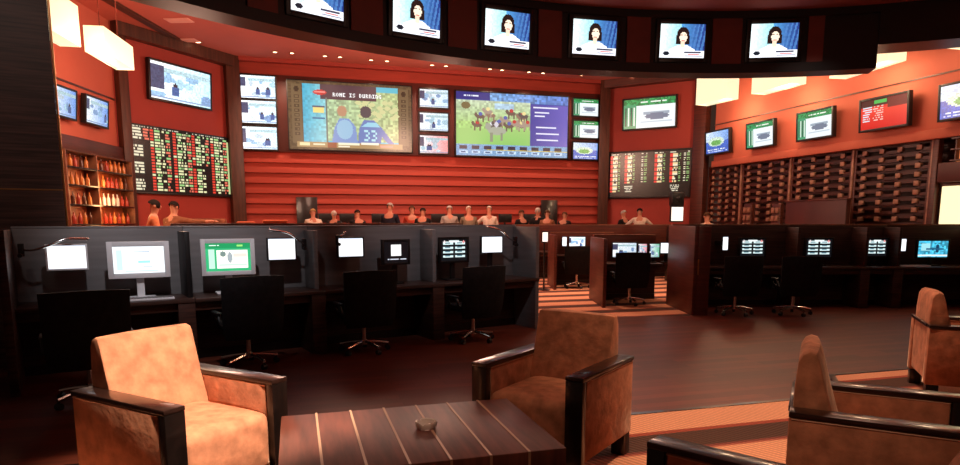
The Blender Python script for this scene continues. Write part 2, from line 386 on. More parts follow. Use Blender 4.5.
def pic_talkshow():
    c = Canvas(150, 88, c8(92, 74, 50)); c.noise(0, 0, 150, 88, .14, 4, 2)
    for x0 in (4, 134):                                     # lettered side bands of the frame
        c.rect(x0, 4, x0+12, 80, c8(112, 92, 64)); c.ell(x0+5.5, 10, 3, 3.5, c8(60, 48, 34))
        r = random.Random(x0)
        for k in range(9): 
            y = 18+k*6; c.rect(x0+3, y, x0+9, y+4, c8(78, 62, 42)); c.rect(x0+r.randint(4, 6), y+1, x0+7+r.randint(0, 1), y+3, c8(118, 98, 70))
    c.rect(17, 3, 133, 80, c8(95, 185, 205)); c.grad(17, 3, 45, 80, c8(70, 170, 200), c8(140, 205, 212)); c.noise(17, 3, 45, 80, .07, 6, 3)
    c.grad(45, 10, 133, 76, c8(165, 190, 150), c8(178, 192, 135)); c.noise(45, 10, 133, 76, .16, 9, 3)
    for k in range(26):
        r = random.Random(k); c.ell(r.randint(80, 130), r.randint(22, 46), 4, 3, c8(205, 205, 150))
    c.rect(38, 3, 106, 22, c8(84, 62, 68)); c.ell(37, 13, 8, 3.4, c8(200, 60, 55)); c.rect(31, 12, 44, 14, c8(235, 140, 130))
    c.text(53, 13, 'ROME IS BURNING', c8(250, 250, 250))
    c.rect(29, 33, 42, 40, c8(235, 215, 130)); c.rect(28, 31, 43, 33, c8(90, 90, 110)); c.rect(28, 46, 43, 48, c8(60, 110, 150)); c.rect(44, 20, 46, 80, c8(110, 120, 110))
    c.ell(63, 36, 6, 7, c8(185, 140, 110)); c.poly([(50, 80), (54, 58), (60, 46), (72, 46), (80, 56), (82, 80)], c8(125, 150, 200)); c.ell(66, 60, 10, 13, c8(150, 188, 215))
    c.ell(92, 36, 7, 8, c8(84, 74, 78)); c.poly([(82, 80), (84, 58), (90, 47), (102, 46), (112, 56), (128, 78), (122, 80), (112, 68), (110, 80)], c8(105, 125, 180))
    c.poly([(86, 56), (94, 50), (106, 50), (110, 55), (98, 56)], c8(150, 205, 225))
    for (x, y) in ((90, 60), (99, 60)):                     # shirt number
        for i, b in enumerate(FONT['3']):
            if b == '1': c.rect(x+(i % 3)*2.5, y+(i//3)*3, x+(i % 3)*2.5+2.5, y+(i//3)*3+3, c8(175, 220, 230))
    c.rect(9, 78, 138, 85, c8(170, 140, 95)); c.rect(12, 79, 24, 83, c8(230, 220, 170)); c.rect(28, 80, 42, 82, c8(235, 225, 190)); c.rect(45, 78, 56, 85, c8(150, 85, 55))
    c.rect(58, 78, 84, 81, c8(240, 235, 205)); c.rect(58, 82, 72, 84, c8(235, 225, 200)); c.rect(86, 77, 108, 80, c8(240, 235, 215)); c.rect(110, 80, 126, 83, c8(240, 150, 130)); return c
def pic_race():
    c = Canvas(150, 88, c8(60, 75, 150)); c.rect(0, 0, 44, 10, c8(45, 50, 125)); c.grad(44, 0, 150, 12, c8(120, 165, 215), c8(90, 120, 190)); c.noise(44, 0, 150, 12, .2, 3, 3)
    c.grad(0, 11, 98, 40, c8(190, 205, 175), c8(165, 195, 130), True); c.grad(0, 40, 98, 72, c8(165, 200, 120), c8(140, 195, 105), True)
    c.rect(50, 14, 76, 22, c8(175, 205, 225)); c.noise(0, 11, 98, 50, .12, 8, 3)
    r = random.Random(3)
    for k in range(17):                                     # the field of horses and riders
        x, y = r.randint(26, 94), r.randint(24, 46); b = r.choice([(110, 90, 78), (140, 112, 95), (95, 85, 82), (165, 145, 130)])
        c.ell(x, y, 6, 3, c8(*b)); c.ell(x-6, y-3, 2, 2.5, c8(*b)); c.rect(x-4, y+2, x-2, y+8, c8(*b)); c.rect(x+3, y+2, x+5, y+8, c8(*b)); c.ell(x, y-4, 2.2, 2.6, c8(*r.choice([(235, 235, 240), (190, 60, 60), (90, 100, 170), (230, 215, 150)])))
    c.ell(53, 52, 12, 6, c8(165, 168, 150)); c.rect(44, 55, 48, 68, c8(140, 142, 120)); c.rect(58, 55, 61, 66, c8(140, 142, 120)); c.ell(41, 46, 4, 5, c8(160, 160, 145)); c.ell(52, 43, 3, 4, c8(210, 205, 215)); c.ell(12, 18, 6, 5, c8(120, 105, 70))
    c.grad(98, 13, 150, 72, c8(75, 70, 150), c8(105, 95, 185))
    for k, (x, w) in enumerate([(102, 34), (104, 20), (104, 14), (106, 28), (106, 32), (107, 30)]):
        y = 17+k*9 if k > 2 else 16+k*5+(2 if k else 0)
        c.rect(x, y, x+w, y+2, c8(225, 225, 245))
    c.text(12, 3, 'FIELD'[:0] or '', c8(255, 255, 255)); c.dashes(10, 4, 30, c8(225, 232, 250), 5, .8, 2)
    c.rect(0, 72, 150, 88, c8(120, 160, 200))
    for k in range(9): c.rect(4+k*16, 74, 14+k*16, 79, c8(55, 45, 62)); c.rect(4+k*16, 81, 15+k*16, 85, c8(185, 210, 232)); c.rect(6+k*16, 82, 12+k*16, 84, c8(70, 95, 140))
    c.rect(40, 79, 150, 80, c8(215, 190, 80)); c.noise(0, 72, 150, 88, .12, 2); return c
def pic_board_left():
    c = Canvas(104, 66, c8(9, 8, 8)); r = random.Random(5)
    W, R_, Gn, Y = c8(240, 232, 200), c8(240, 70, 52), c8(160, 212, 135), c8(240, 238, 185)
    c.dashes(3, 0, 100, c8(220, 215, 190), 3, .55)
    for g in range(4):                                      # four short blocks in the first column
        for k in range(4):
            y = 2+g*17+k*3; c.dashes(5, y, 16, W, g*9+k, .8, 2)
            if g < 2: c.rect(2, y, 4, y+2, R_)
            if g == 0: c.dashes(17, y, 22, c8(245, 120, 95), k+90, .8, 2)
    for b, x in enumerate((24, 45, 64, 84)):                # wide columns of red, green and cream figures
        for k in range(21):
            y = 2+k*3
            if b == 2 and 36 > y > 32: continue
            c.rect(x-1, y, x+2, y+2, R_ if r.random() < .9 else Y); c.dashes(x+3, y, x+8, Y if k % 3 else Gn, k*7+b, .85, 2)
            c.dashes(x+9, y, x+12, Y if r.random() < .8 else c8(20, 20, 16), k*11+b, .8, 2)
            if not (b == 2 and y > 36): c.dashes(x+13, y, x+17, c8(242, 120, 95) if k % 3 else Gn, k*13+b, .8, 2)
    c.rect(101, 4, 103, 64, c8(200, 215, 150)); return c
def pic_board_right():
    c = Canvas(86, 50, c8(8, 7, 7)); r = random.Random(8)
    W, R_, Gn = c8(240, 232, 205), c8(235, 50, 40), c8(150, 195, 120)
    for b, x in enumerate((2, 18, 34, 50, 66, 78)):
        c.dashes(x, 1, x+9, W, b, .6)
        for k in range(13 if b else 17):
            y = 3+int(k*2.5)
            if b in (2, 5):
                c.dashes(x+2, y, x+4, W, k+b, .9); c.dashes(x+5, y, x+8, Gn, k+b, .9); continue
            c.rect(x, y, x+3, y+2, R_); c.dashes(x+3, y, x+8, W if k % 2 else c8(240, 215, 160), k*3+b, .8, 2); c.dashes(x+9, y, x+11, Gn, k+b*5, .8)
    for x in (18, 67):
        for k in range(4): c.dashes(x+k//2, 38+k*2, x+9-k//2, W, x+k, .9)
    return c
PIC = {}
def picture(key, fn, W, H, m):
    k = (key, round(W, 3), round(H, 3), m)
    if k not in PIC: PIC[k] = fn().mesh('picture', W, H, M[m])
    return PIC[k]

# ------------------------------------------------------------------ room shell
LBa, RBa, LWa = rad(40), rad(-44), rad(12.3)
N_LB = Vector((math.cos(LBa), -math.sin(LBa), 0)); P_LB = Vector((-1.25, 16, 0))*1.2
N_RB = Vector((-math.cos(RBa), math.sin(RBa), 0)); P_RB = Vector((8.05, 16, 0))*1.2
N_LW = Vector((math.cos(LWa), -math.sin(LWa), 0)); P_LW = Vector((-3.126, 13.765, 0))*1.2
N_BK = Vector((0, -1, 0)); P_BK = Vector((0, 19.2, 0)); N_RW = Vector((-1, 0, 0)); P_RW = Vector((11.88, 0, 0))
RZ_LB, RZ_RB, RZ_LW, RZ_RW = rad(50), rad(-46), rad(77.7), rad(-90)
S = 1.2                                                   # hall size about the eye
FZ = -.10                                                 # floor of the carrel tier, one low step below the lounge
def hz(h): return 1.4+(h-1.4)*S
CEIL_H = hz(5.05)
XL0 = P_LW-Vector((math.sin(LWa), math.cos(LWa), 0))*8.5   # near end of the left wall
YB, XR = 19.2, 11.88
BL, BR, RC_ = (P_LB.x, P_LB.y), (P_RB.x, P_RB.y), (XR, 14.1*S)
plan = [(XL0.x, XL0.y), (P_LW.x, P_LW.y), BL, BR, RC_, (XR, -2.5), (XL0.x, -2.5)]
# lounge level (carpet), carrel tier one low step down: plank floor, then carpet again
edge = [(XL0.x, 4.05), (4.25, 4.05), (4.7, 4.62), (XR, 4.62)]
b = BM(); prism(b, [(XL0.x, -2.5)]+[(XR, -2.5)]+edge[::-1], -.25, 0); struct('floor', b, M['carpet'])
lower = edge+[RC_, BR, BL, (P_LW.x, P_LW.y), (XL0.x, XL0.y)]
b = BM(); prism(b, lower, -.25, FZ); struct('floor', b, M['carpet'])
wood_poly = edge+[(XR, 9.9), (6.9, 9.9), (6.0, 8.75), (5.6, 8.85), (3.7, 9.35), (3.0, 10.0), (-4.6, 10.0), (XL0.x, XL0.y)]
b = BM(); prism(b, wood_poly, FZ-.02, FZ+.004); struct('floor', b, M['floorwood'])
b = BM()
for (xa, ya), (xb, yb) in zip(edge, edge[1:]):
    d_ = Vector((xb-xa, yb-ya, 0)); box(b, ((xa+xb)/2, (ya+yb)/2, -.045), (d_.length+.02, .045, .10), rz=math.atan2(d_.y, d_.x))
struct('trim_1', b, M['espresso'])
b = BM(); prism(b, plan, CEIL_H, CEIL_H+.1); struct('ceiling', b, M['ceil'])
# back wall: a field of overlapping red boards below, red above; a maroon field behind the screens
b = BM()
prof = [(YB+.2, FZ), (YB-.03, FZ)]
pitch = .282; z = FZ+.02
while z < hz(3.0)-.02:
    prof += [(YB-.085, z), (YB-.08, z+.06), (YB-.006, z+pitch-.005), (YB-.036, z+pitch)]; z += pitch
prof += [(YB-.01, z+.02), (YB-.01, CEIL_H), (YB+.2, CEIL_H)]
n = len(prof); x0, x1 = BL[0]-.05, BR[0]+.05
vs = [(x0, y, zz) for y, zz in prof]+[(x1, y, zz) for y, zz in prof]
put(b, vs, [(k, n+k, n+(k+1) % n, (k+1) % n) for k in range(n)])
struct('wall_back', b, M['red_slat'])
b = BM(); box(b, (3.4*S, YB-.035, hz(3.86)), (9.2*S, .05, 1.72*S), bev=.01); struct('trim_2', b, M['maroon'])
def wall_seg(name, a, c, z0, z1, m, th=.2):
    a, c = Vector((*a, 0)), Vector((*c, 0)); d = (c-a).normalized(); nn = Vector((d.y, -d.x, 0))   # room lies on nn side
    bb = BM(); prism(bb, [(a.x, a.y), (c.x, c.y), (c.x-nn.x*th, c.y-nn.y*th), (a.x-nn.x*th, a.y-nn.y*th)], z0, z1)
    return struct(name, bb, m)
wall_seg('wall_back_left', (P_LW.x, P_LW.y), BL, FZ, CEIL_H, M['red'])
wall_seg('wall_back_right', BR, RC_, FZ, CEIL_H, M['red'])
wall_seg('wall_left', (XL0.x, XL0.y), (P_LW.x, P_LW.y), FZ, CEIL_H, M['orange'])
# right wall: terracotta band above the lattice, dark wood backing set back below
ZB = hz(2.73)
b = BM(); box(b, (XR+.1, 7.0, (ZB+CEIL_H)/2), (.2, 19.0, CEIL_H-ZB)); struct('wall_right', b, M['orange'])
b = BM(); box(b, (XR+.45, 7.0, (ZB+FZ)/2), (.2, 19.0, ZB-FZ)); struct('wall_right', b, M['dark'])
b = BM(); box(b, (XR-.03, 7.0, ZB+.05), (.1, 19.0, .18), bev=.01); struct('trim_3', b, M['orange'])     # ledge under the band
b = BM(); box(b, (XR-.01, 7.0, hz(3.70)), (.025, 19.0, .026)); struct('trim_4', b, M['brown'])           # picture rail
d = Vector((math.sin(LWa), math.cos(LWa), 0)); mid = P_LW-d*4.2
b = BM(); box(b, (0, 0, 0), (.03, 8.4, .036)); struct('trim_5', b, M['brown'], mid+N_LW*.01+Vector((0, 0, hz(3.64))), (0, 0, -LWa))
b = BM(); box(b, (0, 0, 0), (.16, 8.4, .36), bev=.01); struct('trim_6', b, M['redwood'], mid+N_LW*.05+Vector((0, 0, hz(2.62))), (0, 0, -LWa))
# corner pillars
def pillar(nm, P, s, rz, m, z1=CEIL_H):
    bb = BM(); box(bb, (0, 0, (z1+FZ)/2), (s[0]*S, s[1]*S, z1-FZ), bev=.01); struct(nm, bb, m, (P[0]*S, P[1]*S, 0), (0, 0, rz))
pillar('trim_7', (-3.0, 13.83), (.20, .16), RZ_LB, M['brown'])
pillar('trim_8', (-1.22, 15.88), (.30, .26), rad(25), M['brown'])
pillar('trim_9', (8.02, 15.88), (.26, .26), rad(-23), M['brown'])
pillar('trim_10', (9.78, 14.12), (.34, .22), rad(-68), M['redwood'])
# dark crown and reveal strips of the outer ceiling
def strip(nm, a, c, w, h, m, z):
    a, c = Vector((a[0], a[1], 0))*S, Vector((c[0], c[1], 0))*S; dd = c-a
    bb = BM(); box(bb, (0, 0, 0), (dd.length, w*S, h)); struct(nm, bb, m, ((a+c)/2).to_tuple()[:2]+(z,), (0, 0, math.atan2(dd.y, dd.x)))
strip('trim_11', (-3.1, 13.8), (-1.25, 15.9), .34, .28, M['brown'], CEIL_H-.14)
strip('trim_12', (-3.0, 11.9), (-1.85, 15.6), .16, .05, M['brown'], CEIL_H-.02)
strip('trim_13', (-1.3, 15.9), (8.1, 15.9), .16, .10, M['red'], CEIL_H-.05)
strip('trim_14', (8.05, 15.9), (9.85, 14.05), .34, .24, M['redwood'], CEIL_H-.12)

# ring bulkhead that carries the overhead screens
RC, RR, RT = Vector((4.28, .76, 0)), 9.3, .42
TV_ANG = [-24.55+9.35*k for k in range(6)]
def ringp(a, r, z): return (RC.x+r*math.sin(rad(a)), RC.y+r*math.cos(rad(a)), z)
b = BM()
RZ0, RZ1, RZ2, RZ3 = 3.87, 4.02, 4.74, 4.95
A0, A1 = -66, 32
angs = [A0+k*.5 for k in range(int((A1-A0)/.5)+1)]
for a, a2 in zip(angs, angs[1:]):
    am = (a+a2)/2; near = min(abs(((am-TV_ANG[0]+4.675) % 9.35)-4.675), 9)
    tvz = near < 3.3 or am > 27.2
    for z0, z1, r0, mi in ((RZ0, RZ1, RR, 0), (RZ1, RZ2, RR+(.03 if tvz else 0), 0 if tvz else 1), (RZ2, RZ3, RR, 0)):
        put(b, [ringp(a, r0, z0), ringp(a2, r0, z0), ringp(a2, r0, z1), ringp(a, r0, z1)], [(0, 1, 2, 3)], mi)
    put(b, [ringp(a, RR, RZ0), ringp(a2, RR, RZ0), ringp(a2, RR+RT, RZ0), ringp(a, RR+RT, RZ0)], [(0, 1, 2, 3)], 0)
    put(b, [ringp(a, RR+RT, RZ0), ringp(a2, RR+RT, RZ0), ringp(a2, RR+RT, CEIL_H), ringp(a, RR+RT, CEIL_H)], [(0, 1, 2, 3)], 2)
put(b, [ringp(A1, RR, RZ0), ringp(A1, RR+RT, RZ0), ringp(A1, RR+RT, CEIL_H), ringp(A1, RR, CEIL_H)], [(0, 1, 2, 3)], 0)
struct('trim_15', b, [M['black'], mat('bulkhead_panel', (.17, .030, .018), .5, noise=.15, scale=2), M['redwood']])
# the bulkhead goes on to the right with a higher, wider underside
b = BM(); RZU, RTU, A2 = 4.235, .66, 42
angs = [A1+k*.5 for k in range(int((A2-A1)/.5)+1)]
for a, a2 in zip(angs, angs[1:]):
    put(b, [ringp(a, RR, RZU), ringp(a2, RR, RZU), ringp(a2, RR, RZ3), ringp(a, RR, RZ3)], [(0, 1, 2, 3)], 0)
    put(b, [ringp(a, RR, RZU), ringp(a2, RR, RZU), ringp(a2, RR+RTU, RZU), ringp(a, RR+RTU, RZU)], [(0, 1, 2, 3)], 1)
    put(b, [ringp(a, RR+RTU, RZU), ringp(a2, RR+RTU, RZU), ringp(a2, RR+RTU, CEIL_H), ringp(a, RR+RTU, CEIL_H)], [(0, 1, 2, 3)], 1)
for a in (A1, A2): put(b, [ringp(a, RR, RZU), ringp(a, RR+RTU, RZU), ringp(a, RR+RTU, CEIL_H), ringp(a, RR, CEIL_H)], [(0, 1, 2, 3)], 1)
struct('trim_16', b, [M['black'], M['brown']])
# inner ceiling inside the ring
b = BM(); poly = [(RC.x+(RR+.02)*math.sin(rad(a)), RC.y+(RR+.02)*math.cos(rad(a))) for a in range(-66, 43, 3)]
poly += [(10.9, 5.0), (10.9, -2.4), (-4.8, -2.4)]
ZI = 4.86
prism(b, poly, ZI, ZI+.09); struct('ceiling', b, M['ceil'])

# big dark column on the left, standing behind the first carrel
cxy = G(66.5, 228, 1.3); ray_d = Vector((cxy.x, cxy.y, 0)).normalized()
C0 = ray_d*8.0; C1 = ray_d*9.0; C3 = C0+Vector((-2.6, -.55, 0)); C2 = C1+Vector((-2.6, -.4, 0))
b = BM(); prism(b, [(C0.x, C0.y), (C1.x, C1.y), (C2.x, C2.y), (C3.x, C3.y)], FZ, 1.715)
prism(b, [(C0.x, C0.y), (C1.x, C1.y), (C2.x, C2.y), (C3.x, C3.y)], 1.725, ZI)
struct('trim_17', b, M['dark'])
b = BM(); prism(b, [(C0.x+.004, C0.y-.004), (C1.x, C1.y), (C2.x, C2.y), (C3.x, C3.y-.004)], 1.713, 1.727); struct('trim_18', b, M['brass'])
b = BM(); cyl(b, (C0.x+.01, C0.y+.01, FZ), (C0.x+.01, C0.y+.01, ZI), .012); struct('trim_19', b, M['brass'])

# ------------------------------------------------------------------ lights helpers
def spot(loc, target, power, size=60, blend=.6, col=(1, .68, .42), r=.06):
    l = bpy.data.lights.new('spot_lamp', 'SPOT'); l.energy = power; l.spot_size = rad(size); l.spot_blend = blend; l.color = col; l.shadow_soft_size = r
    o = bpy.data.objects.new('spot_lamp', l); COL.objects.link(o); o.location = loc
    o.rotation_euler = (Vector(target)-Vector(loc)).to_track_quat('-Z', 'Y').to_euler(); return o
def point(loc, power, col=(1, .68, .42), r=.1):
    l = bpy.data.lights.new('lamp', 'POINT'); l.energy = power; l.color = col; l.shadow_soft_size = r
    o = bpy.data.objects.new('lamp', l); COL.objects.link(o); o.location = loc; return o

# ------------------------------------------------------------------ screens
def tv(name, label, cat, P, rz, W, H, key, fn, m='pic', group=None, tilt=0, depth=.09, frame=.035, stand=.0):
    """a flat screen: P = centre of its face, the body runs back from it to the wall"""
    t = thing(name, label, cat, P, rz, group, tilt)
    bb = BM(); box(bb, (0, depth/2+.006, 0), (W+2*frame, depth, H+2*frame), bev=.008)
    obj('casing', bb, M['black'], t)
    bb = BM()
    for s in (-1, 1):
        box(bb, (s*(W/2+frame/2), 0, 0), (frame, .016, H+2*frame), bev=.003); box(bb, (0, 0, s*(H/2+frame/2)), (W, .016, frame), bev=.003)
    obj('bezel', bb, M['black'], t)
    o = obj('screen', picture(key, fn, W, H, m), None, t, (0, 0, 0)); o.location = (0, .004, 0)
    if stand:
        bb = BM(); box(bb, (0, depth+stand/2, 0), (.25, stand+.02, .2)); obj('wall_bracket', bb, M['black'], t)
    return t
def wall_pt(px, py, P0, N, out): return V(px, py, P0+N*out, N)
# overhead ring: six in view, all showing the same newsreader
where = ['leftmost, cut by the photo top', 'second from the left', 'third from the left', 'third from the right', 'second from the right', 'rightmost']
for a, w in zip(TV_ANG, where):
    P = Vector(ringp(a, RR-.02, 4.375))
    tv('overhead_television', 'television showing a newsreader on the curved bulkhead, '+w, 'television', P, rad(-a), .76, .53, 'woman', pic_woman, 'pic_hot', 'televisions around the overhead bulkhead', tilt=rad(4), depth=.05, frame=.07)
# back wall columns and big screens
for cname, X, cols in (('left column beside the talk show screen', (258, 259, 260), ((87, 1), (112, 2), (138, 3))), ('middle column between the two giant screens', (434, 434, 434), ((98.5, 4), (122, 5), (144.5, 6))), ('right column beside the horse race screen', (586, 586, 585.5), ((107.5, 7), (129.5, 8), (151, 9)))):
    for i, (px, (py, sd)) in enumerate(zip(X, cols)):
        P = wall_pt(px, py, P_BK, N_BK, .13)
        W = (.74 if sd < 4 else .70)*S
        fn = {6: lambda: pic_cards(16, (235, 150, 150)), 7: lambda: pic_track(7), 8: lambda: pic_track(8), 9: lambda: pic_field(9)}.get(sd, lambda s=sd: pic_cards(s))
        tv('wall_monitor', ['top', 'middle', 'bottom'][i]+' small screen of the '+cname, 'monitor', P, 0, W, .59 if sd < 4 else .50, 'col%d' % sd, fn, 'pic_hot' if sd < 4 else 'pic', 'stacked small screens on the back wall', frame=.04, depth=.1)
a_, c_ = V(287, 79, P_BK+N_BK*.14, N_BK), V(412, 153, P_BK+N_BK*.14, N_BK)
tv('video_wall_screen', 'giant left screen in a lettered bronze frame showing a talk show and two blue jerseys', 'screen', (a_+c_)/2, 0, c_.x-a_.x, 1.54*S, 'talk', pic_talkshow, 'pic', frame=.03, depth=.12)
a_, c_ = V(456, 90, P_BK+N_BK*.14, N_BK), V(567, 159, P_BK+N_BK*.14, N_BK)
tv('video_wall_screen', 'giant right screen showing a horse race beside a purple list', 'screen', (a_+c_)/2, 0, c_.x-a_.x, 1.54*S, 'race', pic_race, 'pic', frame=.04, depth=.12)
# angled walls
P = wall_pt(182, 85.5, P_LB, N_LB, .14); tv('wall_television', 'large television high above the left odds board on the angled red wall', 'television', P, RZ_LB, 1.48*S, .70*S, 'lbtv', lambda: pic_cards(31, (185, 225, 240)), 'pic_hot', tilt=rad(3), frame=.05, stand=.04)
P = wall_pt(649, 113, P_RB, N_RB, .14); tv('wall_television', 'large television with green racing page above the right odds board', 'television', P, RZ_RB, 1.32*S, .72*S, 'rbtv', lambda: pic_track(21), 'pic', tilt=rad(3), frame=.05, stand=.04)
P = wall_pt(182.3, 163, P_LB, N_LB, .09); tv('odds_board', 'wide lit board full of red and green betting figures on the left angled wall', 'board', P, RZ_LB, 2.62*S, 1.26*S, 'bl', pic_board_left, 'led', frame=.04, depth=.08)
P = wall_pt(647.5, 174, P_RB, N_RB, .09); tv('odds_board', 'black board of red and cream betting columns on the right angled wall', 'board', P, RZ_RB, 2.10*S, 1.12*S, 'br', pic_board_right, 'led', frame=.06, depth=.08)
# left wall
for px, py, lb, fnk in ((63.5, 102, 'half-hidden television on the left wall beside the dark column', 41), (97.5, 112, 'tilted television on the left wall nearest the brown pillar', 42)):
    P = wall_pt(px, py, P_LW, N_LW, .18); tv('wall_television', lb, 'television', P, RZ_LW, .70*S, .42*S, 'lw%d' % fnk, lambda s=fnk: pic_cards(s, (110, 150, 220)), 'pic', 'televisions on the left wall', tilt=rad(5), frame=.04, stand=.06)
# right wall
for px, py, lb, fn, k in ((717, 142, 'television with blue ball game, deepest one on the right wall', lambda: pic_field(51), 1), (759.5, 134.5, 'television with pale page in green border, second on the right wall', lambda: pic_track(52), 2),
                          (814, 124.5, 'television with green racing page in the middle of the right wall', lambda: pic_track(53), 3), (883, 112.5, 'television with red betting list on the right wall', pic_redlist, 4), (971, 98, 'television with blue sky picture cut by the right edge of the photo', lambda: pic_field(54), 5)):
    P = wall_pt(px, py, P_RW, N_RW, .20); tv('wall_television', lb, 'television', P, RZ_RW, (.84, .81, .85, .90, .95)[k-1]*S, .49*S, 'rw%d' % k, fn, 'pic', 'televisions along the right wall', tilt=rad(4), frame=.045, stand=.08)

# ------------------------------------------------------------------ pendant lamps
def pendant(corner_nr, corner_fr, w_dir, w, h, zb, label, group):
    """corner_nr / corner_fr: near and far corners of the room-side long edge; w_dir: towards the wall"""
    a, c = Vector(corner_nr), Vector(corner_fr); L = (Vector((c.x, c.y, 0))-Vector((a.x, a.y, 0))); ln = L.length; u = L.normalized(); wd = Vector(w_dir).normalized()
    mid = (a+c)/2+wd*(w/2); rz = math.atan2(u.y, u.x)
    t = thing('pendant_lamp', label, 'lamp', (mid.x, mid.y, zb), rz, group)
    b1 = BM()
    for s in (-1, 1):
        box(b1, (0, s*(w/2-.006), h/2), (ln, .012, h), bev=.002); box(b1, (s*(ln/2-.006), 0, h/2), (.012, w-.024, h), bev=.002)
    obj('lamp_shade', b1, M['shade'], t)
    b1 = BM(); box(b1, (0, 0, .03), (ln-.03, w-.03, .012)); obj('diffuser', b1, M['shade_bottom'], t)
    b1 = BM(); box(b1, (0, 0, h-.02), (ln-.03, w-.03, .012)); obj('top_plate', b1, M['white'], t)
    for s in (-1, 1):
        b1 = BM(); cyl(b1, (s*ln*.3, 0, h-.02), (s*ln*.3, 0, CEIL_H-zb), .008, seg=6); obj('cord', b1, M['chrome'], t)
    return t
zl = hz(3.62)
pendant(G(106, 53, zl), G(135, 71, zl), (-1, -.2, 0), .30, .40, zl, 'glowing cream box lamp near the left wall, its wire loops to the ceiling', 'box pendants by the left wall')
e = G(82, 48, zl); pendant(e-Vector((.16, 1.2, 0)), e, (-1, -.2, 0), .30, .60, zl, 'glowing cream box lamp partly hidden by the dark column', 'box pendants by the left wall')
b = BM(); 
zr = hz(3.95)
def rp(px1, py1, px2, py2, lb):
    pendant(G(px1, py1, zr)+Vector((-.40, 0, 0)), G(px2, py2, zr)+Vector((-.40, 0, 0)), (1, 0, 0), .40, .70, zr, lb, 'box pendants by the right wall')
rp(739, 99, 708, 106, 'glowing box lamp by the right wall, deepest and nearest the red corner')
rp(806, 84, 765, 95, 'glowing box lamp by the right wall, second from the red corner')
rp(905, 61, 845, 79.5, 'glowing box lamp by the right wall, third from the red corner')
e = G(965, 56, zr); pendant(Vector((11.28, 7.9, zr)), Vector((11.32, 9.2, zr)), (1, 0, 0), .40, .70, zr, 'glowing box lamp cut by the right edge of the photo', 'box pendants by the right wall')

# ------------------------------------------------------------------ downlights and ceiling fittings
def downlight(P, r, label, group):
    t = thing('downlight', label, 'downlight', P, 0, group)
    b1 = BM(); lathe(b1, [(r*.62, .0), (r*.66, -.012), (r, -.008), (r, .0)], seg=18); obj('trim_ring', b1, M['brass'], t)
    b1 = BM(); lathe(b1, [(0, -.004), (r*.62, -.004)], seg=18); obj('lens', b1, M['bulb'], t)
pairs = [((275, 52), (292, 53)), ((325, 56), (340, 57)), ((371, 60), (387, 61)), ((432, 65), (446, 66)), ((490, 69), (502, 70)), ((529, 72), (543, 73)), ((569, 74), (582, 75))]
PAIR_P = []
for i, (p, q) in enumerate(pairs):
    for s, (px, py) in zip(('left', 'right'), (p, q)):
        P = G(px, py, CEIL_H-.002); downlight(P, .085, '%s downlight of the %s pair from the left along the screen wall ceiling' % (s, ORD[i]), 'paired downlights before the screen wall'); PAIR_P.append(P)
for px, py, lb in ((268, 32, 'larger downlight just behind the bulkhead above the talk show screen'), (210, 52, 'downlight above the left angled wall beside its large television'), (152, 38, 'downlight nearest the left pendant lamps'),
                   (626, 83, 'downlight above the green page television on the right angled wall'), (674, 77, 'downlight in the right ceiling corner beside the deepest box lamp')):
    P = G(px, py, CEIL_H-.002)
    if py == 83: P = Vector((8.45*S, 15.25*S, CEIL_H-.002))
    if (px, py) == (210, 52): P = Vector((-1.75*S, 14.85*S, CEIL_H-.002))
    downlight(P, .11, lb, 'single downlights of the outer ceiling')
for px, py, lb in ((179, 20, 'pale square vent in the red ceiling near the bulkhead end'), (186, 40, 'second pale vent on the red ceiling, further from the bulkhead')):
    P = G(px, py, CEIL_H-.001); t = thing('ceiling_vent', lb, 'vent', P, rad(-20))
    b1 = BM(); box(b1, (0, 0, -.01), (.55, .30, .02), bev=.005); obj('frame', b1, M['grille'], t)
    b1 = BM(); [box(b1, (0, -.1+.04*k, -.024), (.48, .012, .012)) for k in range(6)]; obj('louvre', b1, M['grille'], t)

# ------------------------------------------------------------------ carrels
class Row:
    def __init__(s, O, ang): s.O = Vector((O[0], O[1], 0)); s.a = ang; s.u = Vector((math.cos(ang), math.sin(ang), 0)); s.n = Vector((-math.sin(ang), math.cos(ang), 0))
    def w(s, a, o, z=0): return s.O+s.u*a+s.n*o+Vector((0, 0, z))
    def px(s, x, y, off): P = V(x, y, s.O+s.n*off, s.n); return (P-s.O).dot(s.u), P.z
RA, RB_ = Row((-.783, 7.098), rad(16.8)), Row((8.0, 9.136), rad(-16.1))
DESK, TOP, BACK = .62, 1.325, .55
def carrel(row, s0, s1, label, group, lam='laminate', top=None, cap='cap'):
    """one bay of a row, standing on the carrel tier"""
    top = top or TOP
    mid = (s0+s1)/2; w = s1-s0
    t = thing('carrel', label, 'carrel', row.w(mid, 0), row.a, group)
    b1 = BM(); box(b1, (0, BACK+.03, (DESK+top)/2), (w-.004, .06, top-DESK), bev=.004); obj('back_panel', b1, M[lam], t)
    b1 = BM(); box(b1, (0, BACK+.05, top+.012), (w-.004, .10, .024), bev=.004); obj('cap_rail', b1, M[lam if cap is None else cap], t)
    b1 = BM(); box(b1, (0, BACK/2+.01, DESK-.02), (w-.004, BACK+.06, .04), bev=.006); obj('desktop', b1, M['desk'], t)
    b1 = BM(); box(b1, (0, .05, DESK-.085), (w-.006, .03, .09), bev=.004); obj('apron', b1, M['post'], t)
    b1 = BM(); box(b1, (0, BACK-.02, (DESK-.04+FZ)/2), (w-.004, .04, DESK-.04-FZ)); obj('modesty_panel', b1, M['dark'], t)
    b1 = BM(); box(b1, (0, BACK-.055, FZ+.05), (w-.01, .03, .10)); obj('plinth', b1, M['espresso'], t)
    return t
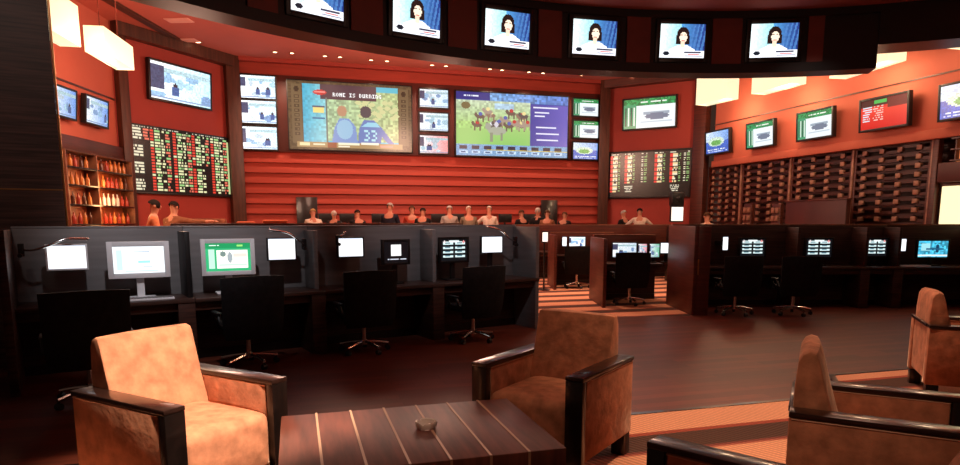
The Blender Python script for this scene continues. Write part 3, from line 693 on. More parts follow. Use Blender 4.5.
def divider(t, x, m, d0=.12, th=.05, front=None):
    """a divider between bays: thin panel above the desk, thick post below"""
    b1 = BM(); xo = x; x = xo-th/2-.003; box(b1, (x, (d0+BACK)/2, (DESK+TOP-.03)/2), (th, BACK-d0, TOP-.03-DESK), bev=.006); obj('side_panel', b1, M[m], t)
    x = xo-.083; b1 = BM(); box(b1, (x, BACK/2-.02, (DESK-.04+FZ)/2), (.16, BACK-.02, DESK-.04-FZ), bev=.004); obj('post', b1, M['post'], t)
A_S = [-1.72, -.22, 1.15, 2.70, 4.22]
names = ['leftmost dark betting carrel, holding a big white touch display', 'betting carrel with the green page display, second from the left', 'betting carrel with white tablet and black keypad display, third from left', 'right end carrel of the left row, beside the aisle']
for i in range(4):
    t = carrel(RA, A_S[i], A_S[i+1], names[i], 'left row of carrels', cap=None)
    w = A_S[i+1]-A_S[i]
    if i == 0:
        b1 = BM(); box(b1, (-w/2-.03, .12, (TOP+FZ)/2), (.07, .98, TOP-FZ), bev=.006); obj('end_panel', b1, M['dark'], t)
    if i < 3: divider(t, w/2, ['black', 'laminate', 'laminate'][i], .10 if i == 0 else .2)
    else:
        b1 = BM(); box(b1, (w/2-.03, .30, (TOP+FZ)/2), (.06, .60, TOP-FZ), bev=.006); obj('end_panel', b1, M['laminate'], t)
B_S = [-1.70, .38, 1.56, 2.13, 3.75]
names = ['left end carrel of the right row, behind its red brown end panel', 'second carrel of the right row, with a ticket grid screen', 'narrow third carrel of the right row', 'carrel with the blue screen at the right edge of the photo']
for i in range(4):
    t = carrel(RB_, B_S[i], B_S[i+1], names[i], 'right row of carrels', lam='dark')
    w = B_S[i+1]-B_S[i]
    if i == 0:
        b1 = BM(); box(b1, (-w/2-.03, -.12, (TOP+FZ)/2), (.06, 1.42, TOP-FZ), bev=.006); obj('end_panel', b1, M['redwood'], t)
        b1 = BM(); box(b1, (-w/2+.10, -.76, (TOP+FZ)/2), (.20, .14, TOP-FZ), bev=.006); obj('corner_post', b1, M['redwood'], t)
        b1 = BM(); cyl(b1, (-w/2+.01, -.845, .55), (-w/2+.01, -.845, .80), .012); cyl(b1, (-w/2+.01, -.845, .56), (-w/2+.01, -.82, .56), .008); cyl(b1, (-w/2+.01, -.845, .79), (-w/2+.01, -.82, .79), .008); obj('handle', b1, M['brass'], t)
    divider(t, w/2, 'dark', .1)
# stations farther back beyond the aisle
RC2, RC1 = Row((5.42, 10.84), rad(-16.5)), Row((5.73, 13.78), rad(-16.5))
for row, wid, lb in ((RC2, 1.2, 'carrel across the aisle with a row of bright screens behind the right row'), (RC1, 1.5, 'far carrel with one white screen, deepest along the aisle')):
    t = carrel(row, 0, wid, lb, 'far carrels', lam='redwood', top=1.12)
    b1 = BM(); box(b1, (-wid/2-.03, -.12, (1.1+FZ)/2), (.06, 1.44, 1.1-FZ), bev=.006); obj('end_panel', b1, M['redwood'], t)
RE = Row((4.9, 15.75), rad(-9))
t = carrel(RE, .6, 5.0, 'farthest long carrel back across the aisle, below the right odds board', 'far carrels', lam='redwood', top=1.29)
RD = Row((-3.0, 8.75), rad(16.8))
t = carrel(RD, 1.6, 6.3, 'long carrel back with a warm wood cap, behind the left row', 'far carrels', lam='redwood', top=1.345)

# ------------------------------------------------------------------ monitors
def monitor(row, px0, py0, px1, py1, off, key, fn, label, m='pic_hot', bezel='black', bz=.022, mount='desk', turn=0, group='carrel screens', arm=None):
    a = row.px(px0, py0, off); c = row.px(px1, py1, off)
    s, z = (a[0]+c[0])/2, (a[1]+c[1])/2; W, H = abs(c[0]-a[0]), abs(a[1]-c[1])
    base = DESK if mount == 'desk' else z
    t = thing('monitor', label, 'monitor', row.w(s, off, base), row.a+rad(turn), group)
    dz = z-base; dep = BACK-off
    b1 = BM(); box(b1, (0, .022, dz), (W+2*bz, .04, H+2*bz), bev=.006); obj('casing', b1, M[bezel], t)
    b1 = BM()
    for q in (-1, 1):
        box(b1, (q*(W/2+bz/2), 0, dz), (bz, .012, H+2*bz), bev=.002); box(b1, (0, 0, dz+q*(H/2+bz/2)), (W, .012, bz), bev=.002)
    obj('bezel', b1, M[bezel], t)
    o = obj('screen', picture(key, fn, W, H, m), None, t); o.location = (0, .001, dz)
    if mount == 'desk':
        b1 = BM(); box(b1, (0, .07, .012), (W*.6, .18, .02), bev=.006)
        box(b1, (0, .055, dz/2+.004), (.07, .025, max(dz-.01, .05)), bev=.004); obj('stand', b1, M[bezel], t)
    elif mount == 'wall':
        b1 = BM(); box(b1, (0, (dep+.036)/2, dz), (.08, dep-.046, .08)); obj('mount', b1, M['black'], t)
    if arm:                                                  # chrome gooseneck from a clamp: points in (along row, off desk edge, height)
        R_ = Matrix.Rotation(-rad(turn), 3, 'Z')
        pts = [R_ @ Vector((p[0]-s, p[1]-off, p[2]-base)) for p in arm]
        b1 = BM(); tube(b1, pts, .011, 8); sphere(b1, pts[-1], .018); obj('gooseneck_arm', b1, M['chrome'], t)
        b1 = BM(); box(b1, pts[0], (.05, .05, .12), bev=.006); cyl(b1, pts[0]+Vector((-.01, -.02, -.05)), pts[0]+Vector((-.01, -.07, -.05)), .02); obj('clamp', b1, M['black'], t)
    return t
def pt(row, x, y, off): s, z = row.px(x, y, off); return (s, off, z)
W_ = lambda: pic_white()
monitor(RA, 46.5, 246, 87, 268, .30, 'w1', W_, 'small blank white screen on a gooseneck in the leftmost carrel', bz=.016, mount='wall', bezel='white',
        arm=[pt(RA, 21, 250, .33), pt(RA, 34, 250, .24), pt(RA, 50, 245, .22), pt(RA, 66, 239, .24), pt(RA, 87, 239, .30)])
monitor(RA, 112, 247, 165, 272, .22, 'form', pic_form, 'large pale grey touch display showing a white form in the leftmost carrel', bezel='white', bz=.05, turn=-3)
monitor(RA, 205, 243.5, 251, 270, .24, 'green', pic_green, 'pale grey display showing a green and white racing page', bezel='white', bz=.045, turn=-4)
monitor(RA, 268, 239, 295.5, 259, .30, 'w2', W_, 'small blank white screen under a long chrome gooseneck, right of the green page', bz=.014, mount='wall',
        arm=[pt(RA, 304, 244, .33), pt(RA, 298, 240, .24), pt(RA, 288, 233, .22), pt(RA, 270, 230, .26)])
monitor(RA, 338.5, 238.5, 363, 256, .30, 'w3', W_, 'blank white tablet screen left of the black keypad display', bz=.016, mount='wall',
        arm=[pt(RA, 338, 240, .33), pt(RA, 341, 236, .30), pt(RA, 345, 233, .34)])
monitor(RA, 384, 242, 408, 262, .28, 'keypad', pic_keypad, 'black display with one white square and a row of white keys', bz=.03, m='pic')
monitor(RA, 441, 239.5, 467, 260, .28, 'g0', lambda: pic_grid(1), 'black display with white ticket grid in the left row aisle carrel', bz=.03, m='pic')
monitor(RA, 482, 237, 502, 252, .26, 'w4', W_, 'blank white screen under a gooseneck nearest the aisle in the left row', bz=.014, mount='desk',
        arm=[pt(RA, 515, 241, .33), pt(RA, 510, 239, .24), pt(RA, 500, 230, .22), pt(RA, 487, 226.5, .28)])
monitor(RB_, 741, 239, 764, 256, .28, 'g1', lambda: pic_grid(2), 'ticket grid screen leftmost in the right row', bz=.03, m='pic')
monitor(RB_, 807, 239, 831, 257, .28, 'g2', lambda: pic_grid(3), 'ticket grid screen in the second carrel of the right row', bz=.03, m='pic')
monitor(RB_, 868, 239, 886, 256, .28, 'g3', lambda: pic_grid(4), 'ticket grid screen third from the left in the right row', bz=.03, m='pic')
monitor(RB_, 919, 241, 947, 257, .24, 'blue', pic_blue, 'screen with bright blue picture at the right edge', bz=.03, m='pic')
monitor(RB_, 723.2, 237, 727.6, 250, .16, 'w5', lambda: pic_white(8, 18), 'narrow white screen beside the red brown end panel of the right row', bz=.012, mount='wall')
monitor(RB_, 900.5, 239, 905.5, 251, .20, 'w6', lambda: pic_white(8, 18), 'narrow white screen left of the bright blue picture', bz=.012, mount='wall')
monitor(RC2, 613, 243, 636, 257, .2, 'w7', lambda: pic_cards(61, (205, 220, 235)), 'pale screen leftmost in the carrel across the aisle', bz=.02, m='pic')
monitor(RC2, 638.5, 244, 646.5, 257, .22, 'pk', lambda: pic_cards(62, (225, 150, 160)), 'pinkish screen in the carrel across the aisle', bz=.012, m='pic')
monitor(RC2, 650, 244, 659, 257, .22, 'gn', lambda: pic_cards(63, (120, 190, 160)), 'greenish screen in the carrel across the aisle', bz=.012, m='pic')
monitor(RC2, 661, 243, 673, 253, .22, 'w8', W_, 'white screen partly behind the red brown end panel of the right row', bz=.012)
monitor(RC1, 569.5, 237, 585, 248, .2, 'w9', lambda: pic_cards(64, (225, 232, 240)), 'white screen in the far carrel along the aisle', bz=.02)
monitor(RC1, 562.5, 237, 566.5, 246, .12, 'w10', lambda: pic_white(6, 14), 'narrow white screen at the left of the far carrel', bz=.01, mount='wall')
# keyboards on the desks
def keyboard(row, s, o, w, label):
    t = thing('keyboard', label, 'keyboard', row.w(s, o, DESK+.003), row.a, 'keyboards on the carrel desks')
    b1 = BM(); box(b1, (0, 0, .010), (w, .15, .02), bev=.004); obj('body', b1, M['white'], t)
    b1 = BM()
    for i in range(12):
        for j in range(4): box(b1, (-w/2+.03+i*(w-.06)/11, -.05+j*.034, .023), ((w-.06)/13, .026, .008))
    obj('keys', b1, M['laminate'], t)
s_, _ = RA.px(150, 287, .10); keyboard(RA, s_, .10, .42, 'keyboard before the large white touch display')
s_, _ = RB_.px(915, 265, .10); keyboard(RB_, s_, .10, .46, 'keyboard before the bright blue screen')

# ------------------------------------------------------------------ office chairs
def office_chair(loc, rz, label):
    """faces local +y, so its back is towards the camera side"""
    t = thing('office_chair', label, 'chair', loc, rz, 'black office chairs at the carrels')
    b1 = BM(); box(b1, (0, 0, .43), (.50, .50, .09), bev=.035, seg=3); obj('seat', b1, M['fabric'], t)
    b1 = BM()
    nx, nz = 9, 9
    vs = []
    for side in (-1, 1):
        for j in range(nz):
            for i in range(nx):
                u = i/(nx-1)*2-1; v = j/(nz-1)
                half = (.295+.015*v)*(1-.10*max(0, 1-v*5)**2)
                zz = .32+v*.64+(-.012*u*u if j == nz-1 else 0)
                ed = min(1, (1-abs(u))*6)*min(1, min(v, 1-v)*6+.15)
                y = -.24-.07*v+.045*u*u+.03*math.sin(v*PI)*-.6+side*(.012+.022*ed)
                vs.append((u*half, y, zz))
    fs = []
    for side in (0, 1):
        o = side*nx*nz
        for j in range(nz-1):
            for i in range(nx-1): fs.append((o+j*nx+i, o+j*nx+i+1, o+(j+1)*nx+i+1, o+(j+1)*nx+i))
    loop = [i for i in range(nx)]+[j*nx+nx-1 for j in range(1, nz)]+[(nz-1)*nx+i for i in range(nx-2, -1, -1)]+[j*nx for j in range(nz-2, 0, -1)]
    for k in range(len(loop)):
        a, c = loop[k], loop[(k+1) % len(loop)]; fs.append((a, c, c+nx*nz, a+nx*nz))
    put(b1, vs, fs, 0, True); obj('backrest', b1, M['fabric'], t)
    for s in (-1, 1):
        b1 = BM(); tube(b1, [(s*.24, -.16, .43), (s*.30, -.15, .48), (s*.305, -.10, .57), (s*.305, .06, .575), (s*.30, .10, .52), (s*.24, .09, .43)], .018, 8)
        box(b1, (s*.305, -.02, .585), (.05, .24, .025), bev=.01); obj('armrest', b1, M['black'], t)
    b1 = BM(); cyl(b1, (0, 0, .13), (0, 0, .39), .028); cyl(b1, (0, 0, .09), (0, 0, .15), .045); obj('column', b1, M['chrome'], t)
    b1 = BM(); tube(b1, [(0, -.02, .38), (0, -.22, .37), (0, -.27, .46)], .022, 8); obj('back_bracket', b1, M['black'], t)
    for k in range(5):
        a = 2*PI*k/5-PI/2+.25; dx, dy = math.cos(a), math.sin(a)
        b1 = BM(); tube(b1, [(dx*.03, dy*.03, .125), (dx*.16, dy*.16, .11), (dx*.29, dy*.29, .085)], .018, 8); leg = obj('leg', b1, M['chrome'], t)
        b1 = BM(); cyl(b1, (dx*.28-dy*.022, dy*.28+dx*.022, .03), (dx*.28+dy*.022, dy*.28-dx*.022, .03), .029, seg=12); cyl(b1, (dx*.28, dy*.28, .03), (dx*.28, dy*.28, .09), .01, seg=6)
        obj('caster', b1, M['black'], leg)
    return t
FL = FZ+.004
chairs = [(-1.67, 5.90, 17, 'black office chair in front of the leftmost carrel, largest of the row'), (-.50, 6.96, 20, 'black office chair facing the green page carrel'), (.73, 7.36, 14, 'black office chair facing the keypad display carrel'), (2.12, 7.68, 18, 'black office chair at the aisle carrel of the left row'),
          (6.80, 8.72, -14, 'black office chair nearest the red brown end panel in the right row'), (7.70, 8.46, -20, 'black office chair second from the left in the right row')]
ch0 = None
for x, y, a, lb in chairs:
    if ch0 is None: ch0 = o = office_chair((x, y, FL), rad(a), lb)
    else: o = copy_tree(ch0)
    o.location = (x, y, FL); o.rotation_euler = (0, 0, rad(a)); o['label'] = lb
for row, s, o_, lb, a in ((RC2, .50, -.36, 'black office chair at the carrel across the aisle', -16), (RC1, .50, -.36, 'black office chair at the far carrel along the aisle', -16)):
    P = row.w(s, o_); o = copy_tree(ch0); o.location = (P.x, P.y, FZ); o.rotation_euler = (0, 0, rad(a)); o['label'] = lb

# ------------------------------------------------------------------ armchairs
AW, AD, AH = .70, .70, .60
def armchair(loc, rz, label, m='velvet'):
    """faces local -y"""
    t = thing('armchair', label, 'armchair', loc, rz, 'copper velvet armchairs')
    b1 = BM()                                                # one deep upholstered seat block, crowned on top
    tb = bmesh.new(); bmesh.ops.create_cube(tb, size=1)
    for v_ in tb.verts: v_.co = Vector((v_.co.x*(AW-.205), v_.co.y*.56, v_.co.z*.29))
    bmesh.ops.bevel(tb, geom=tb.edges[:], offset=.035, segments=4, profile=.5, affect='EDGES')
    bmesh.ops.subdivide_edges(tb, edges=[e for e in tb.edges if e.calc_length() > .15], cuts=6, use_grid_fill=True)
    for v_ in tb.verts:
        x, y = v_.co.x/((AW-.205)/2), v_.co.y/.28
        if v_.co.z > .08: v_.co.z += .022*(1-x**4)*(1-min(1, abs(y))**4)
        if v_.co.y < -.2: v_.co.y -= .016*(1-x**4)*(1-(v_.co.z/.15)**2)
    add(b1, tb, Matrix.Translation((0, -.045, .285))); obj('seat', b1, M[m], t)
    b1 = BM(); hw = (AW-.19)/2                               # wedge backrest: upright behind, leaning in front
    prof = [(.335, .16), (.340, .45), (.336, .70), (.328, .80), (.312, .832), (.288, .845), (.262, .838), (.246, .80), (.215, .68), (.180, .56), (.150, .46), (.135, .38), (.15, .20)]
    nxx = 11; vs = []; n = len(prof)
    cyc = sum(p[0] for p in prof)/n; czc = sum(p[1] for p in prof)/n
    us = [-1, -.985, -.95, -.7, -.35, 0, .35, .7, .95, .985, 1]
    for u in us:
        inset = .90 if abs(u) == 1 else (.975 if abs(u) == .985 else 1)
        for (y, zz) in prof:
            yy = cyc+(y-cyc)*inset; z2 = czc+(zz-czc)*(1-(1-inset)*.35)
            if y < .27 and .3 < zz < .84: yy += -.014*(1-u*u)
            if zz > .78: z2 += .006*(1-u*u)
            vs.append((u*hw, yy, z2))
    fs = [(i*n+k, (i+1)*n+k, (i+1)*n+(k+1) % n, i*n+(k+1) % n) for i in range(nxx-1) for k in range(n)]+[tuple(range(n)), tuple(range((nxx-1)*n, nxx*n))[::-1]]
    put(b1, vs, fs, 0, True); obj('backrest', b1, M[m], t)
    for q in (-1, 1):
        x = q*(AW/2-.05)
        b1 = BM(); box(b1, (x, .0225, .352), (.094, AD-.047, .446), bev=.010); arm = obj('arm_panel', b1, M[m], t)
        b1 = BM()                                            # pale piping along the top and front edges, outside and inside
        for w_ in (-1, 1):
            tube(b1, [(x+w_*.046, AD/2-.01, .568), (x+w_*.046, -AD/2+.05, .568), (x+w_*.046, -AD/2+.05, .14)], .004, 6, smooth_n=1)
        obj('piping', b1, M['piping'], arm)
        b1 = BM(); box(b1, (x, 0, AH-.012), (.104, AD, .024), bev=.004); obj('arm_rail', b1, M['rail'], t)
        b1 = BM(); box(b1, (x, -AD/2+.022, (AH-.024)/2), (.10, .044, AH-.024), bev=.004); obj('front_leg', b1, M['espresso'], t)
        b1 = BM(); box(b1, (x, AD/2-.055, .065), (.085, .085, .13), bev=.005); obj('rear_leg', b1, M['espresso'], t)
    b1 = BM(); box(b1, (0, AD/2-.006, AH-.012), (AW-.20, .024, .024), bev=.004); obj('rear_rail', b1, M['rail'], t)
    return t
ac = armchair((-.56, 3.40, 0), rad(45), 'brightly lit copper velvet armchair left of the striped table')
arm = [((1.445, 3.42), -51, 'copper velvet armchair right of the striped table, facing left'), ((2.48, 2.169), 46, 'velvet armchair seen from its side, largest at the lower right'), ((1.30, 1.41), -147, 'armchair cut by the bottom edge, only a dark arm rail showing'), ((5.20, 3.78), 50, 'copper velvet armchair at the right edge of the photo, near the step edge')]
for (x, y), a, lb in arm:
    o = copy_tree(ac); o.location = (x, y, 0); o.rotation_euler = (0, 0, rad(a)); o['label'] = lb
    if a == -147: o.scale = (1, 1.55, 1)                     # a deeper lounge chair

# ------------------------------------------------------------------ coffee table and ashtray
TX0, TX1, TY0, TY1, TZ = -.095, 1.075, 2.40, 3.20, .45
t = thing('coffee_table', 'dark mahogany coffee table with pale inlaid stripes between the armchairs', 'table', ((TX0+TX1)/2, (TY0+TY1)/2, 0))
tw, td = TX1-TX0, TY1-TY0
b = BM(); box(b, (0, 0, TZ-.07), (tw, td, .14), bev=.006); obj('tabletop', b, M['table'], t)
for k in range(6):
    x = -tw/2+tw*(k+1)/7
    b = BM(); box(b, (x, 0, TZ-.0695), (.011, td+.003, .143)); obj('inlay', b, M['inlay'], t)
for sx in (-1, 1):
    for sy in (-1, 1):
        b = BM(); box(b, (sx*(tw/2-.07), sy*(td/2-.07), (TZ-.14)/2), (.09, .09, TZ-.14), bev=.004); obj('leg', b, M['espresso'], t)
b = BM(); box(b, (0, 0, .14), (tw-.2, td-.2, .03), bev=.004); obj('lower_shelf', b, M['espresso'], t)
P = G(426, 428, TZ)
t = thing('ashtray', 'small cut glass ashtray on the striped coffee table', 'ashtray', (P.x, P.y, TZ))
b = BM(); seg = 24; pr = [(0, .004), (.030, .004), (.036, .010), (.041, .030), (.048, .034), (.050, .026), (.044, .004), (.040, 0), (0, 0)]
vs = []; n = len(pr)
for k in range(seg):
    a = 2*PI*k/seg; f = 1+(.05 if k % 2 else -.03)
    for i, (r, z) in enumerate(pr):
        notch = -.010 if (k % 8 == 0 and i in (3, 4, 5)) else 0
        vs.append((r*(f if i > 2 and i < 8 else 1)*math.cos(a), r*(f if i > 2 and i < 8 else 1)*math.sin(a), z+notch))
put(b, vs, [(k*n+i, ((k+1) % seg)*n+i, ((k+1) % seg)*n+i+1, k*n+i+1) for k in range(seg) for i in range(n-1)], 0, False)
obj('bowl', b, M['glass'], t)
b = BM(); cyl(b, (-.02, -.008, .010), (.022, .012, .014), .004, seg=8); obj('cigarette_end', b, M['white'], t)

# ------------------------------------------------------------------ right wall: lattice screens, booth, portal
BLOCKS = {}
def block_mesh(w_, h_):
    k = (round(w_, 3), round(h_, 3))
    if k not in BLOCKS:
        bb = BM(); box(bb, (0, 0, 0), (w_, .07, h_), bev=.006); BLOCKS[k] = to_mesh('block', bb, M['block'])
    return BLOCKS[k]
def lattice(y0, y1, label):
    w = y1-y0; H = ZB-FZ
    t = thing('lattice_screen', label, 'screen', (XR+.10, (y0+y1)/2, FZ), RZ_RW, 'woven wood screens along the right wall')
    b1 = BM()
    for s in (-1, 1): box(b1, (s*(w/2-.03), 0, H/2), (.06, .10, H), bev=.004)
    box(b1, (0, 0, .03), (w-.12, .10, .06)); box(b1, (0, 0, H-.03), (w-.12, .10, .06)); obj('frame', b1, M['redwood'], t)
    cols, rows = 4, 17; pw = (w-.12)/cols; ph = (H-.12)/rows
    b1 = BM()
    me = block_mesh(.115 if w > 1.6 else .095, ph*.55)
    for j in range(rows):
        z = .06+ph*(j+.5)
        for i in range(cols):
            x = -w/2+.06+pw*(i+.5)
            o = obj('block', me, None, t, (x, -.035, z))
            for q in (-1, 1):
                xx = x+q*pw*.27; box(b1, (xx, -.012, z+ph*(.26 if (i+(q > 0)) % 2 else -.22)), (pw*.46, .05, ph*.36))
        box(b1, (0, .03, z+ph*.5), (w-.12, .03, ph*.22))
    obj('slats', b1, M['lattice'], t)
ys = [14.0*S, 12.75*S, 11.22*S, 9.66*S, 8.12*S]
lbl = ['woven wood screen deepest on the right wall, beside the red corner', 'woven wood screen second from the red corner', 'woven wood screen behind the dark booth panel', 'woven wood screen beside the lit doorway']
for k in range(4): lattice(ys[k+1]+.02, ys[k]-.02, lbl[k])
for k, y in enumerate(ys[1:]):
    b = BM(); box(b, (XR+.05, y, (ZB+FZ)/2), (.05, .05, ZB-FZ), bev=.004); struct('trim_%d' % (20+k), b, M['block'])
XB = 11.2
p0, p1 = V(785, 202, (XB, 0, 0), (1, 0, 0)), V(845, 202, (XB, 0, 0), (1, 0, 0))
t = thing('booth', 'dark red booth panel standing before the woven screens', 'booth', (XB+.1, (p0.y+p1.y)/2, 0), RZ_RW)
w = abs(p0.y-p1.y)
b = BM(); box(b, (0, 0, (p0.z+FZ)/2), (w, .12, p0.z-FZ), bev=.01); obj('panel', b, M['maroon'], t)
b = BM(); box(b, (0, 0, p0.z+.015), (w+.04, .16, .03), bev=.006); obj('cap', b, M['redwood'], t)
for px, lb in ((748.5, 'stack of pale wood blocks left of the dark booth, nearer the corner'), (777, 'stack of pale wood blocks against the left edge of the booth')):
    a = V(px, 204, (11.5, 0, 0), (1, 0, 0)); t = thing('block_stand', lb, 'stand', (11.5, a.y, 0), RZ_RW, 'block stands by the booth')
    b = BM(); box(b, (0, .03, (a.z+FZ)/2), (.30, .10, a.z-FZ), bev=.006); obj('post', b, M['redwood'], t)
    me = block_mesh(.10, .13)
    for j in range(9):
        for q in (-1, 1): obj('block', me, None, t, (q*.07, -.035, .10+j*(a.z-.16)/8.5))
# portal at the right edge: jamb, lintel, glowing niche above, lit panel in the opening
b = BM(); box(b, (XR+.06, 8.05*S, (ZB+FZ)/2), (.12, .12, ZB-FZ), bev=.006); struct('trim_24', b, M['redwood'])
b = BM(); box(b, (XR+.05, 6.6*S, hz(2.16)), (.2, 2.7*S, .36), bev=.006); struct('trim_25', b, M['maroon'])
t = thing('light_box', 'bright cream light box in the doorway at the right edge', 'light box', (XR+.10, 8.62, FZ), RZ_RW)
b = BM(); box(b, (0, .03, 1.14), (1.88, .04, 2.28)); obj('backing', b, M['redwood'], t)
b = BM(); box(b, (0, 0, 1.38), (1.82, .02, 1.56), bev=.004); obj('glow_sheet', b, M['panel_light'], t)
t = thing('lit_niche', 'orange lit shelf niche above the doorway at the right edge', 'niche', (XR+.10, 8.55, hz(2.34)), RZ_RW)
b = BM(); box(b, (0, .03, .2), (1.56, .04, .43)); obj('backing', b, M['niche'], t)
b = BM(); [box(b, (0, -.07, z), (1.56, .16, .024)) for z in (0, .2, .4)]; obj('shelf', b, M['redwood'], t)
b = BM(); [box(b, (-.72+.24*k, -.05, .2), (.024, .09, .37)) for k in range(7)]; obj('upright', b, M['redwood'], t)

# ------------------------------------------------------------------ left wall: lit bar shelves with bottles
lu = Vector((math.sin(LWa), math.cos(LWa), 0))                # along the wall, away from the camera
SHC = P_LW-lu*1.38+N_LW*.17
t = thing('bar_shelf', 'tall lit bar shelving on the left wall behind the dark column', 'shelf', (SHC.x, SHC.y, 0), RZ_LW)
b = BM(); box(b, (0, .14, 1.32), (2.6, .03, 2.84)); obj('backboard', b, mat('warm_back_panel', (.50, .13, .05), .5, noise=.3, scale=8), t)
SHZ = [.94, 1.33, 1.71, 2.08, 2.42]
for z in SHZ:
    b = BM(); box(b, (0, 0, z), (2.6, .28, .035), bev=.004); obj('shelf_board', b, M['espresso'], t)
for x in (-1.3, -.2, 1.3):
    b = BM(); box(b, (x, 0, 1.32), (.04, .28, 2.84), bev=.004); obj('upright', b, M['cap'], t)
b = BM(); box(b, (0, -.0, 2.73), (2.6, .28, .03)); obj('top_board', b, M['brown'], t)
def bottle_mesh(m, r, h):
    b1 = BM(); lathe(b1, [(0, 0), (r, 0), (r, h*.55), (r*.85, h*.64), (r*.36, h*.74), (r*.34, h*.97), (r*.40, h*.975), (r*.40, h), (0, h)], seg=12)
    return to_mesh('bottle', b1, m)
BM_ = [bottle_mesh(mat('amber_bottle', (.62, .20, .05), .15), .038, .24), bottle_mesh(mat('clear_bottle', (.75, .70, .66), .12), .036, .25), bottle_mesh(mat('red_bottle', (.42, .05, .03), .15), .040, .22), bottle_mesh(mat('dark_bottle', (.10, .03, .015), .15), .037, .24)]
rowname = ['lowest', 'second', 'third', 'fourth', 'top']
r = random.Random(4); Rm = Matrix.Rotation(RZ_LW, 3, 'Z')
for j, z in enumerate(SHZ):
    kinds = [0, 1, 2, 3]
    for i in range(13):
        x = -1.18+i*.195
        if min(abs(x-q) for q in (-1.3, -.2, 1.3)) < .07: continue
        k = 1 if (j in (2,) and 5 <= i <= 10) else r.choice([0, 0, 2, 3])
        P = Rm @ Vector((x+r.uniform(-.02, .02), -.03, 0))
        o = obj('bottle', BM_[k], None, None, (SHC.x+P.x, SHC.y+P.y, z+.019))
        kind = ['amber', 'clear', 'red', 'dark'][k]
        tag(o, '%s bottle on the %s shelf of the lit bar shelving' % (kind, rowname[j]), 'bottle', '%s bottles on the %s bar shelf' % (kind, rowname[j]))
for z in (1.1, 1.75, 2.2): 
    P = SHC+N_LW*.35; point((P.x, P.y, z), 19, (1, .5, .2), .15)

# ------------------------------------------------------------------ doors in the red board wall, lit sign, counter
for k, (xa, xb, yt) in enumerate(((296, 317, 197), (541, 557, 200))):
    a, c = V(xa, yt, P_BK+N_BK*.09, N_BK), V(xb, yt, P_BK+N_BK*.09, N_BK)
    t = BM(); box(t, ((a.x+c.x)/2, YB-.10, (a.z+FZ)/2), (c.x-a.x, .08, a.z-FZ), bev=.006); box(t, (c.x-.08, YB-.15, 1.0), (.03, .04, .14), bev=.006)
    struct('door_%d' % (k+1), t, M['espresso'])
def seg_rect(px0, px1, y, h):
    return G(px0, y, h), G(px1, y, h)
t = thing('betting_counter', 'long dark betting counter in front of the red board wall', 'counter', (4.2, 18.35, .15))
b = BM(); box(b, (0, 0, .52), (9.6, .5, 1.04), bev=.01); obj('front_panel', b, M['redwood'], t)
b = BM(); box(b, (0, -.03, 1.06), (9.7, .62, .04), bev=.008); obj('worktop', b, M['cap'], t)
P = V(676.5, 214, (0, 14.3, 0), (0, 1, 0))
t = thing('lit_sign', 'small white lit sign below a dark box near the right angled wall', 'sign', (P.x, P.y, 0))
b = BM(); box(b, (0, .08, .58), (.34, .16, 1.36), bev=.01); obj('stand', b, M['espresso'], t)
b = BM(); box(b, (0, 0, P.z), (.36, .06, .40)); obj('sign_box', b, M['black'], t)
b = BM(); box(b, (0, -.035, P.z-.0), (.33, .012, .34), bev=.003); obj('lit_face', b, M['white_glow'], t)
b = BM(); box(b, (0, .02, P.z+.37), (.34, .16, .34), bev=.02); sphere(b, (0, -.07, P.z+.38), .06, sy=.4); obj('top_box', b, M['black'], t)
P = V(545, 237, (0, 13.0, 0), (0, 1, 0))
t = thing('lit_sign', 'tiny white lit sign at the far end of the aisle', 'sign', (P.x, P.y, 0))
b = BM(); cyl(b, (0, .03, FZ), (0, .03, P.z), .02); cyl(b, (0, .03, FZ), (0, .03, FZ+.02), .14); obj('stand', b, M['black'], t)
b = BM(); box(b, (0, .01, P.z), (.15, .03, .24), bev=.004); obj('sign_box', b, M['black'], t)
b = BM(); box(b, (0, -.008, P.z), (.12, .012, .2), bev=.002); obj('lit_face', b, M['white_glow'], t)

# ------------------------------------------------------------------ people
def skin_mesh(name, verts, edges, radii, m, root=0, sub=1):
    me = bpy.data.meshes.new(name); me.from_pydata(verts, edges, [])
    o = bpy.data.objects.new(name, me); COL.objects.link(o)
    md = o.modifiers.new('skin', 'SKIN'); md.use_smooth_shade = True
    if not me.skin_vertices: me.skin_vertices.new()
    for i, r in enumerate(radii):
        r = r if isinstance(r, tuple) else (r, r)
        me.skin_vertices[0].data[i].radius = r; me.skin_vertices[0].data[i].use_root = (i == root)
    if sub:
        s = o.modifiers.new('sub', 'SUBSURF'); s.levels = sub; s.render_levels = sub
    dg = bpy.context.evaluated_depsgraph_get(); dg.update()
    out = bpy.data.meshes.new_from_object(o.evaluated_get(dg)); out.name = name
    bpy.data.objects.remove(o); 
    out.materials.clear(); out.materials.append(m)
    for p in out.polygons: p.use_smooth = True
    return out
def join_into(bm, me):
    bm.from_mesh(me)
ARMS = {   # elbow, wrist (x outwards), for each side; body faces +y
    'counter': ((.24, .06, 1.14), (.17, .30, 1.13)),
    'spread': ((.40, .10, 1.22), (.62, .22, 1.12)),
    'reach': ((.42, .14, 1.36), (.70, .24, 1.38)),
    'down': ((.25, -.02, 1.12), (.26, .06, .86)),
    'phone': ((.26, .14, 1.18), (.14, .18, 1.42)),
}
